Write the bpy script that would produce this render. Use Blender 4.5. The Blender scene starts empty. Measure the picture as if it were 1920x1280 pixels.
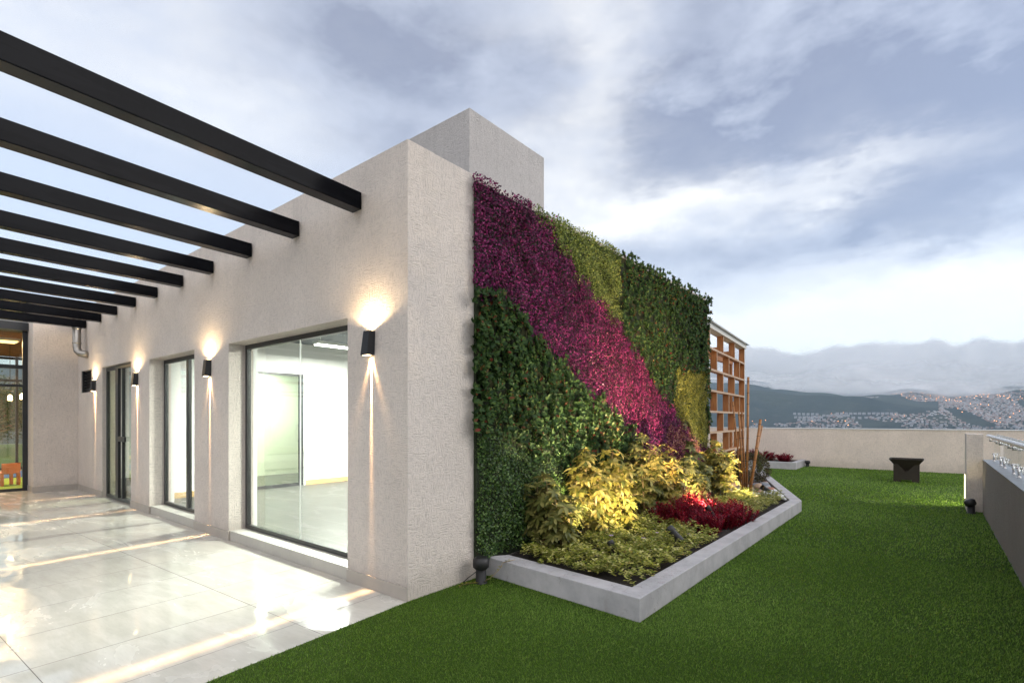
import bpy, bmesh, math, random
import numpy as np
from mathutils import Vector, Matrix
rad = math.radians
random.seed(7); RNG = np.random.default_rng(11)
SC = bpy.context.scene
COL = SC.collection

# ------------------------------------------------------------------ camera
HC = 1.5
TH = rad(39.01)
Fv = Vector((-math.sin(TH), math.cos(TH), 0)); Rv = Vector((math.cos(TH), math.sin(TH), 0))
cam_d = bpy.data.cameras.new('camera'); cam = bpy.data.objects.new('camera', cam_d); COL.objects.link(cam)
cam.location = (0, 0, HC); cam.rotation_euler = (rad(90), 0, TH)
cam_d.sensor_width = 36; cam_d.lens = 36 * 969 / 1920; cam_d.shift_y = 146 / 1920
cam_d.clip_start = 0.05; cam_d.clip_end = 60000
SC.camera = cam
BT = rad(4.6)                                   # the pergola and paving stand a little off square to the side wall
BD = Vector((math.sin(BT), -math.cos(BT), 0))   # direction of the beams away from the wall

def Wp(px, depth, z=0.0):
    """helper used while laying out: a point seen in photo column px at a depth in metres"""
    p = Fv * depth + Rv * ((px - 960) / 969 * depth)
    return Vector((p.x, p.y, z))

# ------------------------------------------------------------------ object helpers
def tag(o, label=None, cat=None, group=None, kind=None):
    if label: o['label'] = label
    if cat: o['category'] = cat
    if group: o['group'] = group
    if kind: o['kind'] = kind
    return o

def thing(name, label, cat, loc=(0, 0, 0), rz=0.0, group=None):
    o = bpy.data.objects.new(name, None); COL.objects.link(o)
    o.location = loc; o.rotation_euler = (0, 0, rz); o.empty_display_size = .1
    return tag(o, label, cat, group)

def link(name, me, mats, parent=None):
    o = bpy.data.objects.new(name, me); COL.objects.link(o)
    for m in (mats if isinstance(mats, (list, tuple)) else [mats]):
        if m is not None and len(me.materials) < (len(mats) if isinstance(mats, (list, tuple)) else 1): me.materials.append(m)
    if parent is not None: o.parent = parent
    return o

class MB:
    """collects boxes, prisms and tubes into ONE mesh"""
    def __init__(s): s.bm = bmesh.new(); s.mi = 0
    def box(s, x0, x1, y0, y1, z0, z1, mi=None, M=None):
        v = [s.bm.verts.new(Vector(p) if M is None else M @ Vector(p)) for p in
             ((x0,y0,z0),(x1,y0,z0),(x1,y1,z0),(x0,y1,z0),(x0,y0,z1),(x1,y0,z1),(x1,y1,z1),(x0,y1,z1))]
        for q in ((0,3,2,1),(4,5,6,7),(0,1,5,4),(1,2,6,5),(2,3,7,6),(3,0,4,7)):
            f = s.bm.faces.new([v[i] for i in q]); f.material_index = s.mi if mi is None else mi
        return s
    def obox(s, a, b, w, z0, z1, mi=None):
        """box along the plan segment a-b, w wide"""
        a = Vector(a); b = Vector(b); d = (b - a).normalized(); n = Vector((-d.y, d.x)) * (w / 2)
        s.prism([a + n, b + n, b - n, a - n], z0, z1, mi); return s
    def prism(s, pts, z0, z1, mi=None):
        lo = [s.bm.verts.new((p[0], p[1], z0)) for p in pts]; hi = [s.bm.verts.new((p[0], p[1], z1)) for p in pts]
        n = len(pts); fs = [s.bm.faces.new(lo[::-1]), s.bm.faces.new(hi)]
        for i in range(n):
            j = (i + 1) % n; fs.append(s.bm.faces.new((lo[i], lo[j], hi[j], hi[i])))
        for f in fs: f.material_index = s.mi if mi is None else mi
        return s
    def tube(s, pts, rads, seg=10, mi=None, cap=True, smooth=True):
        pts = [Vector(p) for p in pts]
        if not isinstance(rads, (list, tuple)): rads = [rads] * len(pts)
        rings = []
        for i, p in enumerate(pts):
            d = (pts[min(i + 1, len(pts) - 1)] - pts[max(i - 1, 0)]).normalized()
            a = d.orthogonal().normalized() if i == 0 else (a - d * a.dot(d)).normalized()
            b = d.cross(a)
            rings.append([s.bm.verts.new(p + (a * math.cos(t) + b * math.sin(t)) * rads[i])
                          for t in [2 * math.pi * k / seg for k in range(seg)]])
        for r0, r1 in zip(rings, rings[1:]):
            for k in range(seg):
                f = s.bm.faces.new((r0[k], r0[(k + 1) % seg], r1[(k + 1) % seg], r1[k])); f.smooth = smooth
                f.material_index = s.mi if mi is None else mi
        if cap:
            for r in (rings[0][::-1], rings[-1]):
                f = s.bm.faces.new(r); f.material_index = s.mi if mi is None else mi
        return s
    def build(s, name, mats, parent=None, bevel=0.0):
        bmesh.ops.recalc_face_normals(s.bm, faces=s.bm.faces)
        if bevel:
            es = [e for e in s.bm.edges if len(e.link_faces) == 2 and e.calc_face_angle(0) > .6]
            bmesh.ops.bevel(s.bm, geom=es, offset=bevel, segments=2, affect='EDGES', profile=.5)
        me = bpy.data.meshes.new(name); s.bm.to_mesh(me); s.bm.free()
        return link(name, me, mats, parent)

def mesh_np(name, V, quads=None, tris=None):
    me = bpy.data.meshes.new(name)
    nq = 0 if quads is None else len(quads); nt = 0 if tris is None else len(tris)
    me.vertices.add(len(V)); me.vertices.foreach_set('co', np.ascontiguousarray(V, dtype=np.float32).ravel())
    li = np.concatenate([a.ravel() for a in (quads, tris) if a is not None and len(a)])
    me.loops.add(len(li)); me.loops.foreach_set('vertex_index', li.astype(np.int32))
    st = np.concatenate([np.arange(nq) * 4, nq * 4 + np.arange(nt) * 3]).astype(np.int32)
    me.polygons.add(nq + nt); me.polygons.foreach_set('loop_start', st)
    me.update(calc_edges=True); return me

def nrm(a): return a / np.maximum(np.linalg.norm(a, axis=1, keepdims=True), 1e-9)

def leaf_mesh(name, P, D, N, L, W, round_=False, fold=.18, curl=.12):
    """one leaf blade per row of P: D along it, N out of its face"""
    n = len(P); D = nrm(D); S = nrm(np.cross(D, N)); N = nrm(np.cross(S, D))
    L = np.broadcast_to(L, (n,))[:, None]; W = np.broadcast_to(W, (n,))[:, None]
    if not round_:
        pts = [P, P + D*L*.45 + S*W*.5, P + D*L - N*L*curl, P + D*L*.45 - S*W*.5, P + D*L*.5 - N*W*fold]
        V = np.stack(pts, 1).reshape(-1, 3); b = np.arange(n)[:, None] * 5
        q = np.concatenate([b + np.array([0, 1, 2, 4]), b + np.array([0, 4, 2, 3])])
        return mesh_np(name, V, quads=q)
    pts = [P, P + D*L*.32 + S*W*.47, P + D*L*.7 + S*W*.42 - N*L*curl*.35, P + D*L - N*L*curl,
           P + D*L*.7 - S*W*.42 - N*L*curl*.35, P + D*L*.32 - S*W*.47, P + D*L*.32 - N*W*fold, P + D*L*.7 - N*(W*fold + L*curl*.35)]
    V = np.stack(pts, 1).reshape(-1, 3); b = np.arange(n)[:, None] * 8
    q = np.concatenate([b + np.array([1, 2, 7, 6]), b + np.array([6, 7, 4, 5])])
    t = np.concatenate([b + np.array(x) for x in ([0, 1, 6], [2, 3, 7], [7, 3, 4], [0, 6, 5])])
    return mesh_np(name, V, quads=q, tris=t)

# ------------------------------------------------------------------ material helpers
class NT:
    def __init__(s, name):
        s.m = bpy.data.materials.new(name); s.m.use_nodes = True; s.t = s.m.node_tree; s.t.nodes.clear()
        s.out = s.t.nodes.new('ShaderNodeOutputMaterial')
    def n(s, typ, ins=None, **kw):
        nd = s.t.nodes.new(typ)
        for k, v in kw.items(): setattr(nd, k, v)
        for k, v in (ins or {}).items():
            if isinstance(v, bpy.types.NodeSocket): s.t.links.new(v, nd.inputs[k])
            else: nd.inputs[k].default_value = v
        return nd
    def link(s, a, b): s.t.links.new(a, b)
    def math(s, op, a, b=None, c=None, clamp=False):
        nd = s.t.nodes.new('ShaderNodeMath'); nd.operation = op; nd.use_clamp = clamp
        for i, v in enumerate((a, b, c)):
            if v is None: continue
            if isinstance(v, bpy.types.NodeSocket): s.t.links.new(v, nd.inputs[i])
            else: nd.inputs[i].default_value = v
        return nd.outputs[0]
    def vmath(s, op, a, b=None, sc=None):
        nd = s.t.nodes.new('ShaderNodeVectorMath'); nd.operation = op
        for i, v in enumerate((a, b)):
            if v is None: continue
            if isinstance(v, bpy.types.NodeSocket): s.t.links.new(v, nd.inputs[i])
            else: nd.inputs[i].default_value = v
        if sc is not None: nd.inputs['Scale'].default_value = sc
        return nd
    def mix(s, f, a, b, mode='MIX'):
        nd = s.t.nodes.new('ShaderNodeMix'); nd.data_type = 'RGBA'; nd.blend_type = mode
        for k, v in ((0, f), (6, a), (7, b)):
            if isinstance(v, bpy.types.NodeSocket): s.t.links.new(v, nd.inputs[k])
            else: nd.inputs[k].default_value = (*v, 1) if isinstance(v, tuple) and len(v) == 3 else v
        return nd.outputs[2]
    def ramp(s, f, stops, interp='LINEAR'):
        nd = s.t.nodes.new('ShaderNodeValToRGB'); cr = nd.color_ramp; cr.interpolation = interp
        while len(cr.elements) < len(stops): cr.elements.new(.5)
        for e, (p, c) in zip(cr.elements, stops): e.position = p; e.color = (*c, 1) if len(c) == 3 else c
        s.t.links.new(f, nd.inputs[0]); return nd.outputs[0]
    def smooth(s, v, a, b):
        nd = s.t.nodes.new('ShaderNodeMapRange'); nd.interpolation_type = 'SMOOTHSTEP'
        s.t.links.new(v, nd.inputs[0]); nd.inputs[1].default_value = a; nd.inputs[2].default_value = b
        return nd.outputs[0]
    def noise(s, vec, scale, detail=3, rough=.5, dist=0.0, out='Fac'):
        nd = s.n('ShaderNodeTexNoise', {'Scale': scale, 'Detail': detail, 'Roughness': rough, 'Distortion': dist})
        if vec is not None: s.t.links.new(vec, nd.inputs['Vector'])
        return nd.outputs[out]
    def obj(s): return s.n('ShaderNodeTexCoord').outputs['Object']
    def geo(s): return s.n('ShaderNodeNewGeometry').outputs['Position']
    def island(s): return s.n('ShaderNodeNewGeometry').outputs['Random Per Island']
    def bump(s, h, strength=.3, dist=.01, normal=None):
        nd = s.n('ShaderNodeBump', {'Height': h, 'Strength': strength, 'Distance': dist})
        if normal is not None: s.t.links.new(normal, nd.inputs['Normal'])
        return nd.outputs[0]
    def pbr(s, col, rough=.6, metal=0.0, normal=None, spec=None, **kw):
        nd = s.t.nodes.new('ShaderNodeBsdfPrincipled')
        for k, v in (('Base Color', col), ('Roughness', rough), ('Metallic', metal), ('Specular IOR Level', spec), *kw.items()):
            if v is None: continue
            if isinstance(v, bpy.types.NodeSocket): s.t.links.new(v, nd.inputs[k])
            else: nd.inputs[k].default_value = (*v, 1) if isinstance(v, tuple) and len(v) == 3 else v
        if normal is not None: s.t.links.new(normal, nd.inputs['Normal'])
        return nd.outputs[0]
    def done(s, sh): s.t.links.new(sh, s.out.inputs['Surface']); return s.m

def simple(name, col, rough=.6, metal=0.0, nscale=8.0, var=.12, bump=0.0, bscale=60.0, spec=None):
    t = NT(name); v = t.geo()
    f = t.noise(v, nscale, 4, .6)
    dark = tuple(c * (1 - var) for c in col); lite = tuple(min(1, c * (1 + var)) for c in col)
    c = t.mix(f, dark, lite)
    nm = t.bump(t.noise(v, bscale, 3), bump, .01) if bump else None
    return t.done(t.pbr(c, rough, metal, nm, spec))

def stucco(name, col, axis='XZ'):
    t = NT(name); v = t.geo()
    rot = t.noise(v, 4.0, 2, .5)
    vs = t.vmath('MULTIPLY', v, (1, 1, .16)).outputs[0]; hs = t.vmath('MULTIPLY', v, (.16, .16, 1)).outputs[0]
    a = t.noise(vs, 95, 3, .6); b = t.noise(hs, 95, 3, .6)
    sel = t.smooth(t.noise(v, 9, 2, .5), .42, .58)
    g = t.mix(sel, a, b); g = t.math('MULTIPLY', t.math('SUBTRACT', g, .5), 1.6)
    fine = t.noise(v, 190, 2, .6)
    h = t.math('ADD', g, t.math('MULTIPLY', fine, .9))
    big = t.noise(v, 1.3, 4, .6)
    streak = t.noise(t.vmath('MULTIPLY', v, (1, 1, .12)).outputs[0], 5, 4, .6)
    c = t.mix(t.smooth(big, .3, .7), tuple(x * .90 for x in col), col)
    c = t.mix(t.math('MULTIPLY', t.smooth(streak, .52, .75), .22), c, tuple(x * .72 for x in col))
    zz_ = t.n('ShaderNodeSeparateXYZ'); t.link(v, zz_.inputs[0])
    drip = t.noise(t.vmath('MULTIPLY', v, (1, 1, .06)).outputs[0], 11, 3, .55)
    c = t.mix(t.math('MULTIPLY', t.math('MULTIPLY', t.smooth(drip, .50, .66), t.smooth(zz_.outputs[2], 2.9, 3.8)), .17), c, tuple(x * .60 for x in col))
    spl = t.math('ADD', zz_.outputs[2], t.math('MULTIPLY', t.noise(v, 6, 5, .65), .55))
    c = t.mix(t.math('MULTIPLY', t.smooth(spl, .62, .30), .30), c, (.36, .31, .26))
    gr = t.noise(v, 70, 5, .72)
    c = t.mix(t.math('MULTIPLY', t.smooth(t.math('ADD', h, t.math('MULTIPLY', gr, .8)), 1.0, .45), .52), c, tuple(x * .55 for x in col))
    return t.done(t.pbr(c, .9, 0, t.bump(t.math('ADD', h, t.math('MULTIPLY', gr, 1.2)), 1.0, .012), .2))

def leafmat(name, stops, rough=.45, trans=.25, clump=3.0, gloss=.4, edge=None):
    t = NT(name); r = t.island(); v = t.geo()
    c = t.ramp(r, stops)
    n = t.noise(v, clump, 3, .6)
    c = t.mix(t.smooth(n, .3, .72), c, t.mix(1.0, c, (.62, .66, .6), 'MULTIPLY'))
    a = t.pbr(c, rough, 0, None, gloss)
    tr = t.n('ShaderNodeBsdfTranslucent', {'Color': c}).outputs[0]
    mx = t.n('ShaderNodeMixShader', {0: trans}); t.link(a, mx.inputs[1]); t.link(tr, mx.inputs[2])
    return t.done(mx.outputs[0])

def emit(name, col, strength):
    t = NT(name); e = t.n('ShaderNodeEmission', {'Color': (*col, 1), 'Strength': strength}); return t.done(e.outputs[0])

def glass(name, tint=(.93, .97, .94), extra=0.0):
    t = NT(name)
    tr = t.n('ShaderNodeBsdfTransparent', {'Color': (*tint, 1)})
    gl = t.n('ShaderNodeBsdfGlossy', {'Color': (1, 1, 1, 1), 'Roughness': 0.0})
    g_ = t.n('ShaderNodeNewGeometry')      # Schlick reflectance of a thin pane, the same from both sides
    cs = t.math('ABSOLUTE', t.vmath('DOT_PRODUCT', g_.outputs['Normal'], g_.outputs['Incoming']).outputs['Value'])
    f = t.math('MULTIPLY', t.math('POWER', t.math('SUBTRACT', 1.0, cs, clamp=True), 5.0), .90)
    f = t.math('ADD', f, .04 + extra, clamp=True)
    mx = t.n('ShaderNodeMixShader'); t.link(f, mx.inputs[0]); t.link(tr.outputs[0], mx.inputs[1]); t.link(gl.outputs[0], mx.inputs[2])
    return t.done(mx.outputs[0])

# ------------------------------------------------------------------ materials
M = {}
M['stucco'] = stucco('stucco_plaster', (.87, .785, .715))
M['stucco_cool'] = stucco('stucco_tower_grey', (.66, .625, .60))
M['stucco_warm'] = stucco('stucco_cream', (.93, .80, .69))
M['stucco_dark'] = stucco('stucco_grey', (.36, .32, .285))
M['black'] = simple('black_paint_steel', (.018, .019, .022), .38, 0, 6, .3, .05, 200)
M['frame'] = simple('dark_bronze_aluminium', (.035, .035, .036), .35, .3, 10, .2)
M['plastic'] = simple('black_plastic', (.012, .012, .013), .5, 0, 20, .3, .1, 150)
M['steel'] = simple('brushed_stainless', (.72, .70, .68), .22, 1.0, 30, .08, .05, 300)
M['skirt'] = simple('skirting_tile', (.40, .36, .32), .45, 0, 7, .15, .05, 120)
M['sill'] = simple('sill_tile', (.47, .45, .41), .45, 0, 6, .14, .05, 120)
M['white'] = simple('white_interior_paint', (.83, .83, .81), .8, 0, 2, .02)
M['pinewood'] = simple('light_wood', (.55, .36, .16), .5, 0, 12, .2)
M['ceilcol'] = simple('dark_ceiling_paint', (.075, .085, .10), .55, 0, 3, .15)
M['roofgrey'] = simple('roof_screed', (.32, .31, .30), .9, 0, 2, .15, .2, 40)
M['glass'] = glass('window_glass', (.96, .98, .955), .012)
M['glass_green'] = glass('green_tint_glass', (.88, .93, .80), .02)
M['glass_clear'] = glass('balustrade_glass', (.93, .96, .95), .01)
M['corten'] = simple('fire_pit_steel', (.022, .016, .011), .75, .1, 7, .4, .1, 90)

def planter_mat():
    t = NT('planter_concrete'); v = t.geo()
    n = t.noise(v, 3.5, 5, .65); f = t.noise(v, 40, 3)
    c = t.mix(t.smooth(n, .35, .7), (.47, .46, .475), (.36, .355, .37))
    crack = t.n('ShaderNodeTexVoronoi', {'Scale': 2.3}, feature='DISTANCE_TO_EDGE')
    t.link(t.vmath('ADD', v, t.vmath('SCALE', t.noise(v, 6, 4, .7, out='Color'), sc=.5).outputs[0]).outputs[0], crack.inputs['Vector'])
    k = t.math('MULTIPLY', t.smooth(crack.outputs['Distance'], .012, .002), t.smooth(t.noise(v, 1.7, 2), .52, .6))
    c = t.mix(t.math('MULTIPLY', k, .55), c, (.16, .14, .12))
    st = t.smooth(t.noise(t.vmath('MULTIPLY', v, (1, 1, .3)).outputs[0], 9, 4, .6), .55, .75)
    c = t.mix(t.math('MULTIPLY', st, .3), c, (.26, .23, .20))
    return t.done(t.pbr(c, .8, 0, t.bump(t.math('ADD', f, t.math('MULTIPLY', k, -1.5)), .25, .006), .3))
M['planter'] = planter_mat()

def tile_floor(name, ang, tw, th, x0, y0, base, dark, wet=True, grout=(.16, .15, .14), gw=.0022):
    t = NT(name); v = t.geo()
    mp = t.n('ShaderNodeMapping', {'Location': (0, 0, 0), 'Rotation': (0, 0, ang)}); t.link(v, mp.inputs[0])
    sp = t.n('ShaderNodeSeparateXYZ'); t.link(mp.outputs[0], sp.inputs[0])
    X = t.math('SUBTRACT', sp.outputs[0], x0); Y = t.math('SUBTRACT', sp.outputs[1], y0)
    def edge(c, size):
        m = t.math('PINGPONG', c, size / 2)
        return t.smooth(m, gw * 1.6, gw * .6)
    gx, gy = edge(X, tw), edge(Y, th)
    g = t.math('MAXIMUM', gx, gy)
    ix = t.math('FLOOR', t.math('DIVIDE', X, tw)); iy = t.math('FLOOR', t.math('DIVIDE', Y, th))
    cmb = t.n('ShaderNodeCombineXYZ', {0: ix, 1: iy}); wn = t.n('ShaderNodeTexWhiteNoise'); t.link(cmb.outputs[0], wn.inputs[0])
    stv = t.vmath('MULTIPLY', mp.outputs[0], (1.0, 5.0, 1)).outputs[0]
    off = t.vmath('ADD', stv, t.vmath('SCALE', wn.outputs[1], sc=7.0).outputs[0]).outputs[0]
    vein = t.noise(off, 2.2, 6, .62, .4)
    fine = t.noise(off, 14, 4, .6)
    c = t.mix(t.smooth(vein, .3, .7), base, dark)
    c = t.mix(t.math('MULTIPLY', t.smooth(fine, .45, .75), .25), c, tuple(x * .8 for x in dark))
    c = t.mix(t.math('MULTIPLY', wn.outputs[0], .16), c, tuple(x * .8 for x in dark))
    c = t.mix(g, c, grout)
    if wet:
        wv = t.vmath('MULTIPLY', mp.outputs[0], (1.0, 2.3, 1)).outputs[0]
        w = t.noise(wv, 1.0, 5, .6, .6)
        wetm = t.smooth(w, .38, .56)
        c = t.mix(t.math('MULTIPLY', wetm, .6), c, t.mix(1.0, c, (.88, .87, .85), 'MULTIPLY'))
        rg = t.mix(wetm, (.27,) * 3, (.02,) * 3)
        rg = t.math('ADD', rg, t.math('MULTIPLY', t.noise(v, 25, 3), .03))
        h = t.math('ADD', t.math('MULTIPLY', t.noise(stv, 1.1, 2, .4), .6), t.math('MULTIPLY', t.noise(stv, 9, 2, .5), .05))
        nm = t.bump(h, .10, .02); nm = t.bump(t.math('MULTIPLY', g, -1.0), .4, .002, nm)
    else:
        rg = .4; nm = t.bump(t.math('MULTIPLY', g, -1.0), .4, .002)
    return t.done(t.pbr(c, rg, 0, nm, .34 if wet else .2))
M['tiles'] = tile_floor('wet_porcelain_tiles', rad(-3.0), .655, 1.33, -3.52 , 2.14, (.64, .62, .565), (.55, .53, .475))
M['intile'] = tile_floor('indoor_grey_tiles', 0, .62, .62, .1, .2, (.085, .082, .075), (.055, .053, .050), False, gw=.005)

def turf_mat():
    t = NT('artificial_turf_base'); v = t.geo()
    n = t.noise(v, 260, 3, .7); b = t.noise(v, 1.4, 4, .6)
    c = t.mix(n, (.018, .04, .007), (.07, .12, .02)); c = t.mix(t.math('MULTIPLY', b, .4), c, (.035, .07, .012))
    return t.done(t.pbr(c, .9, 0, t.bump(n, .8, .01), .1))
M['turfbase'] = turf_mat()
def blade_mat():
    t = NT('turf_blades'); v = t.geo(); r = t.island()
    c = t.ramp(r, [(0, (.082, .165, .020)), (.5, (.158, .295, .032)), (.85, (.235, .385, .050)), (1, (.34, .44, .11))])
    b = t.noise(v, 1.1, 5, .65)
    c = t.mix(t.smooth(b, .3, .7), c, t.mix(1.0, c, (.80, .83, .80), 'MULTIPLY')); b2 = t.noise(t.vmath('MULTIPLY', v, (.5, 3, 1)).outputs[0], 2.2, 4, .6); c = t.mix(t.math('MULTIPLY', t.smooth(b2, .5, .75), .4), c, t.mix(1.0, c, (.72, .74, .9), 'MULTIPLY'))
    a = t.pbr(c, .42, 0, None, .35); tr = t.n('ShaderNodeBsdfTranslucent', {'Color': c}).outputs[0]
    mx = t.n('ShaderNodeMixShader', {0: .3}); t.link(a, mx.inputs[1]); t.link(tr, mx.inputs[2]); return t.done(mx.outputs[0])
M['blade'] = blade_mat()

def wood_mat(name, a, b, vert=True, sc=1.0):
    t = NT(name); v = t.geo()
    s_ = t.vmath('MULTIPLY', v, (9, 9, .8) if vert else (1, 1, 9)).outputs[0]
    n = t.noise(s_, 5 * sc, 5, .65, .5)
    return t.done(t.pbr(t.mix(t.smooth(n, .3, .7), a, b), .5, 0, t.bump(n, .2, .004), .35))
M['wood'] = wood_mat('reddish_timber', (.46, .20, .07), (.30, .115, .04))
M['woodedge'] = wood_mat('timber_edge_varnished', (.50, .36, .25), (.38, .25, .16), False)
M['woodceil'] = wood_mat('slatted_timber_ceiling', (.30, .13, .05), (.18, .07, .03), False)
M['soil'] = simple('dark_soil', (.022, .016, .013), .95, 0, 30, .5, .9, 45)

# foliage: colours read from close views of each planting block
M['magenta'] = leafmat('magenta_leaves', [(0, (.020, .006, .018)), (.35, (.080, .006, .048)), (.75, (.23, .013, .11)), (1, (.40, .05, .21))], .5, .15, 2.2, .3)
M['plum'] = leafmat('plum_leaves', [(0, (.02, .01, .02)), (.5, (.10, .012, .075)), (1, (.18, .02, .15))], .5, .15, 4, .3)
M['warmlit'] = leafmat('warm_lit_leaves', [(0, (.12, .03, .03)), (.5, (.34, .11, .09)), (1, (.48, .22, .16))], .5, .2, 4, .3)  # warm spotlight on this patch put into the leaf colour as a copper tone
M['lime'] = leafmat('olive_small_leaves', [(0, (.06, .09, .015)), (.5, (.19, .24, .045)), (1, (.34, .38, .10))], .5, .2, 2.5, .3)
M['yellow'] = leafmat('yellow_small_leaves', [(0, (.09, .10, .015)), (.5, (.24, .23, .03)), (1, (.40, .36, .06))], .5, .2, 3, .3)
M['glossy'] = leafmat('glossy_green_leaves', [(0, (.016, .042, .012)), (.5, (.042, .092, .025)), (.95, (.095, .155, .04)), (.975, (.20, .030, .018)), (1, (.24, .05, .025))], .48, .15, 2.5, .22)
M['boxleaf'] = leafmat('boxwood_leaves', [(0, (.02, .055, .013)), (.5, (.055, .12, .026)), (1, (.15, .24, .05))], .38, .2, 5, .45)
M['ballleaf'] = leafmat('brownish_box_leaves', [(0, (.03, .022, .01)), (.6, (.085, .068, .024)), (1, (.17, .14, .05))], .5, .2, 6, .35)
M['scheff'] = leafmat('variegated_umbrella_leaves', [(0, (.13, .155, .035)), (.4, (.31, .27, .055)), (.8, (.50, .39, .10)), (1, (.64, .54, .22))], .38, .3, 6, .45)
M['scheffg'] = leafmat('greener_umbrella_leaves', [(0, (.08, .10, .025)), (.5, (.20, .20, .055)), (1, (.40, .36, .12))], .38, .3, 6, .45)
M['cover'] = leafmat('variegated_cover_leaves', [(0, (.13, .18, .025)), (.4, (.33, .36, .055)), (.7, (.62, .58, .15)), (1, (.78, .72, .34))], .42, .3, 5, .4)
M['red'] = leafmat('crimson_leaves', [(0, (.08, .003, .010)), (.5, (.26, .008, .026)), (1, (.48, .020, .05))], .4, .35, 8, .4)
M['sword'] = leafmat('sword_leaves', [(0, (.06, .09, .03)), (1, (.20, .24, .09))], .4, .25, 6, .4)
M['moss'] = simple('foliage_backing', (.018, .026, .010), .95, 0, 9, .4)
M['stem'] = simple('woody_stem', (.28, .20, .10), .7, 0, 20, .25)
M['petal'] = simple('lilac_petal', (.55, .38, .62), .5, 0, 10, .1)

# ------------------------------------------------------------------ world: twilight overcast sky
def dirpx(px, py):
    d = Fv + Rv * ((px - 960) / 969) + Vector((0, 0, (786 - py) / 969)); return d.normalized()
SUN_EL, SUN_AZ = rad(24), rad(-62)     # low, ahead and to the right, behind the clouds
def make_world():
    w = bpy.data.worlds.new('World'); SC.world = w; w.use_nodes = True
    t = NT.__new__(NT); t.t = w.node_tree; t.t.nodes.clear()
    out = t.t.nodes.new('ShaderNodeOutputWorld')
    D = t.n('ShaderNodeTexCoord').outputs['Generated']
    sp = t.n('ShaderNodeSeparateXYZ'); t.link(D, sp.inputs[0]); z = sp.outputs[2]
    Q = t.vmath('MULTIPLY', D, (1.0, 1.0, 2.4)).outputs[0]
    warp = t.vmath('SUBTRACT', t.noise(Q, 2.6, 9, .63, out='Color'), (.5, .5, .5)).outputs[0]
    Dw = t.vmath('ADD', D, t.vmath('SCALE', t.vmath('MULTIPLY', warp, (1, 1, .55)).outputs[0], sc=.46).outputs[0]).outputs[0]
    n1 = t.noise(Q, 2.6, 8, .56, .25)
    n2 = t.noise(t.vmath('MULTIPLY', D, (1.0, 1.0, 1.9)).outputs[0], 6.5, 9, .62, .15)
    n3 = t.noise(t.vmath('MULTIPLY', D, (1.0, 1.0, 2.2)).outputs[0], 15, 8, .6, .1)
    base = t.ramp(t.math('ADD', z, t.math('MULTIPLY', t.math('SUBTRACT', n2, .5), .07)),
                  [(0, (.84, .78, .72)), (.09, (.98, .95, .89)), (.17, (.63, .63, .625)), (.28, (.44, .455, .49)), (.5, (.40, .415, .46)), (1, (.40, .42, .465))])
    def blob(px, py, sx, sy):
        d0 = dirpx(px, py); u = Vector((-d0.y, d0.x, 0)).normalized(); v = d0.cross(u)
        a = t.vmath('DOT_PRODUCT', Dw, tuple(u)).outputs['Value']; b = t.vmath('DOT_PRODUCT', Dw, tuple(v)).outputs['Value']
        q = t.math('ADD', t.math('POWER', t.math('ABSOLUTE', t.math('DIVIDE', a, sx)), 2), t.math('POWER', t.math('ABSOLUTE', t.math('DIVIDE', b, sy)), 2))
        e = t.math('EXPONENT', t.math('MULTIPLY', q, -1))
        front = t.math('GREATER_THAN', t.vmath('DOT_PRODUCT', D, tuple(d0)).outputs['Value'], 0)
        return t.math('MULTIPLY', e, front)
    def total(bl):
        s = None
        for px, py, sx, sy, am in bl:
            x = t.math('MULTIPLY', blob(px, py, sx, sy), am); s = x if s is None else t.math('ADD', s, x)
        return s
    dark = total([(800, 120, .26, .11, .8), (1560, 130, .38, .17, 1.15), (1850, 260, .26, .11, .9), (1250, 230, .13, .09, .55),
                  (600, 60, .16, .06, .35), (1480, 300, .26, .03, .5), (1690, 412, .10, .022, .6), (1880, 430, .08, .02, .45), (1350, 480, .26, .03, .4), (250, 90, .12, .05, .25), (1500, 545, .3, .02, .25)])
    lite = total([(1120, 150, .07, .12, .7), (1230, 395, .20, .045, .85), (1560, 350, .18, .025, .5), (120, 40, .24, .09, .5),
                  (1060, 320, .12, .06, .5), (1720, 575, .55, .06, 1.2), (1000, 30, .10, .05, .3), (420, 200, .2, .05, .3)])
    r1 = t.math('SUBTRACT', n1, .5); r2 = t.math('SUBTRACT', n2, .5)
    tex = t.math('ADD', t.math('ADD', t.math('MULTIPLY', r1, 1.3), t.math('MULTIPLY', r2, 1.4)), t.math('MULTIPLY', t.math('SUBTRACT', n3, .5), .8))
    dm = t.math('MULTIPLY', dark, t.math('ADD', .88, t.math('MULTIPLY', tex, 1.25)))
    dm = t.math('ADD', dm, t.math('MULTIPLY', tex, .28), clamp=True)
    dm = t.math('MULTIPLY', dm, t.smooth(z, .12, .24))
    c = t.mix(t.math('MULTIPLY', dm, .95, clamp=True), base, (.168, .173, .217))
    lm = t.math('MULTIPLY', t.math('ADD', t.math('MULTIPLY', lite, t.math('ADD', .9, tex)), t.math('MULTIPLY', tex, .12), clamp=True), .85)
    c = t.mix(lm, c, (.80, .77, .70))
    # pale blue opening low on the left
    cl = t.math('MULTIPLY', blob(300, 450, .45, .16), .6, clamp=True)
    c = t.mix(cl, c, (.42, .465, .535))
    # unseen sky behind the viewer, brightness raised to lift the facade
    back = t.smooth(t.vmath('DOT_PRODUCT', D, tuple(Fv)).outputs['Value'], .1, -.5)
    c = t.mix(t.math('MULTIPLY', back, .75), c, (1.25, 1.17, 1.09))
    # overhead and behind: plain grey-blue dusk overcast
    sky = t.n('ShaderNodeTexSky', sky_type='NISHITA', sun_disc=False, sun_elevation=SUN_EL, sun_rotation=-SUN_AZ, altitude=2800.0)
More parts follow.
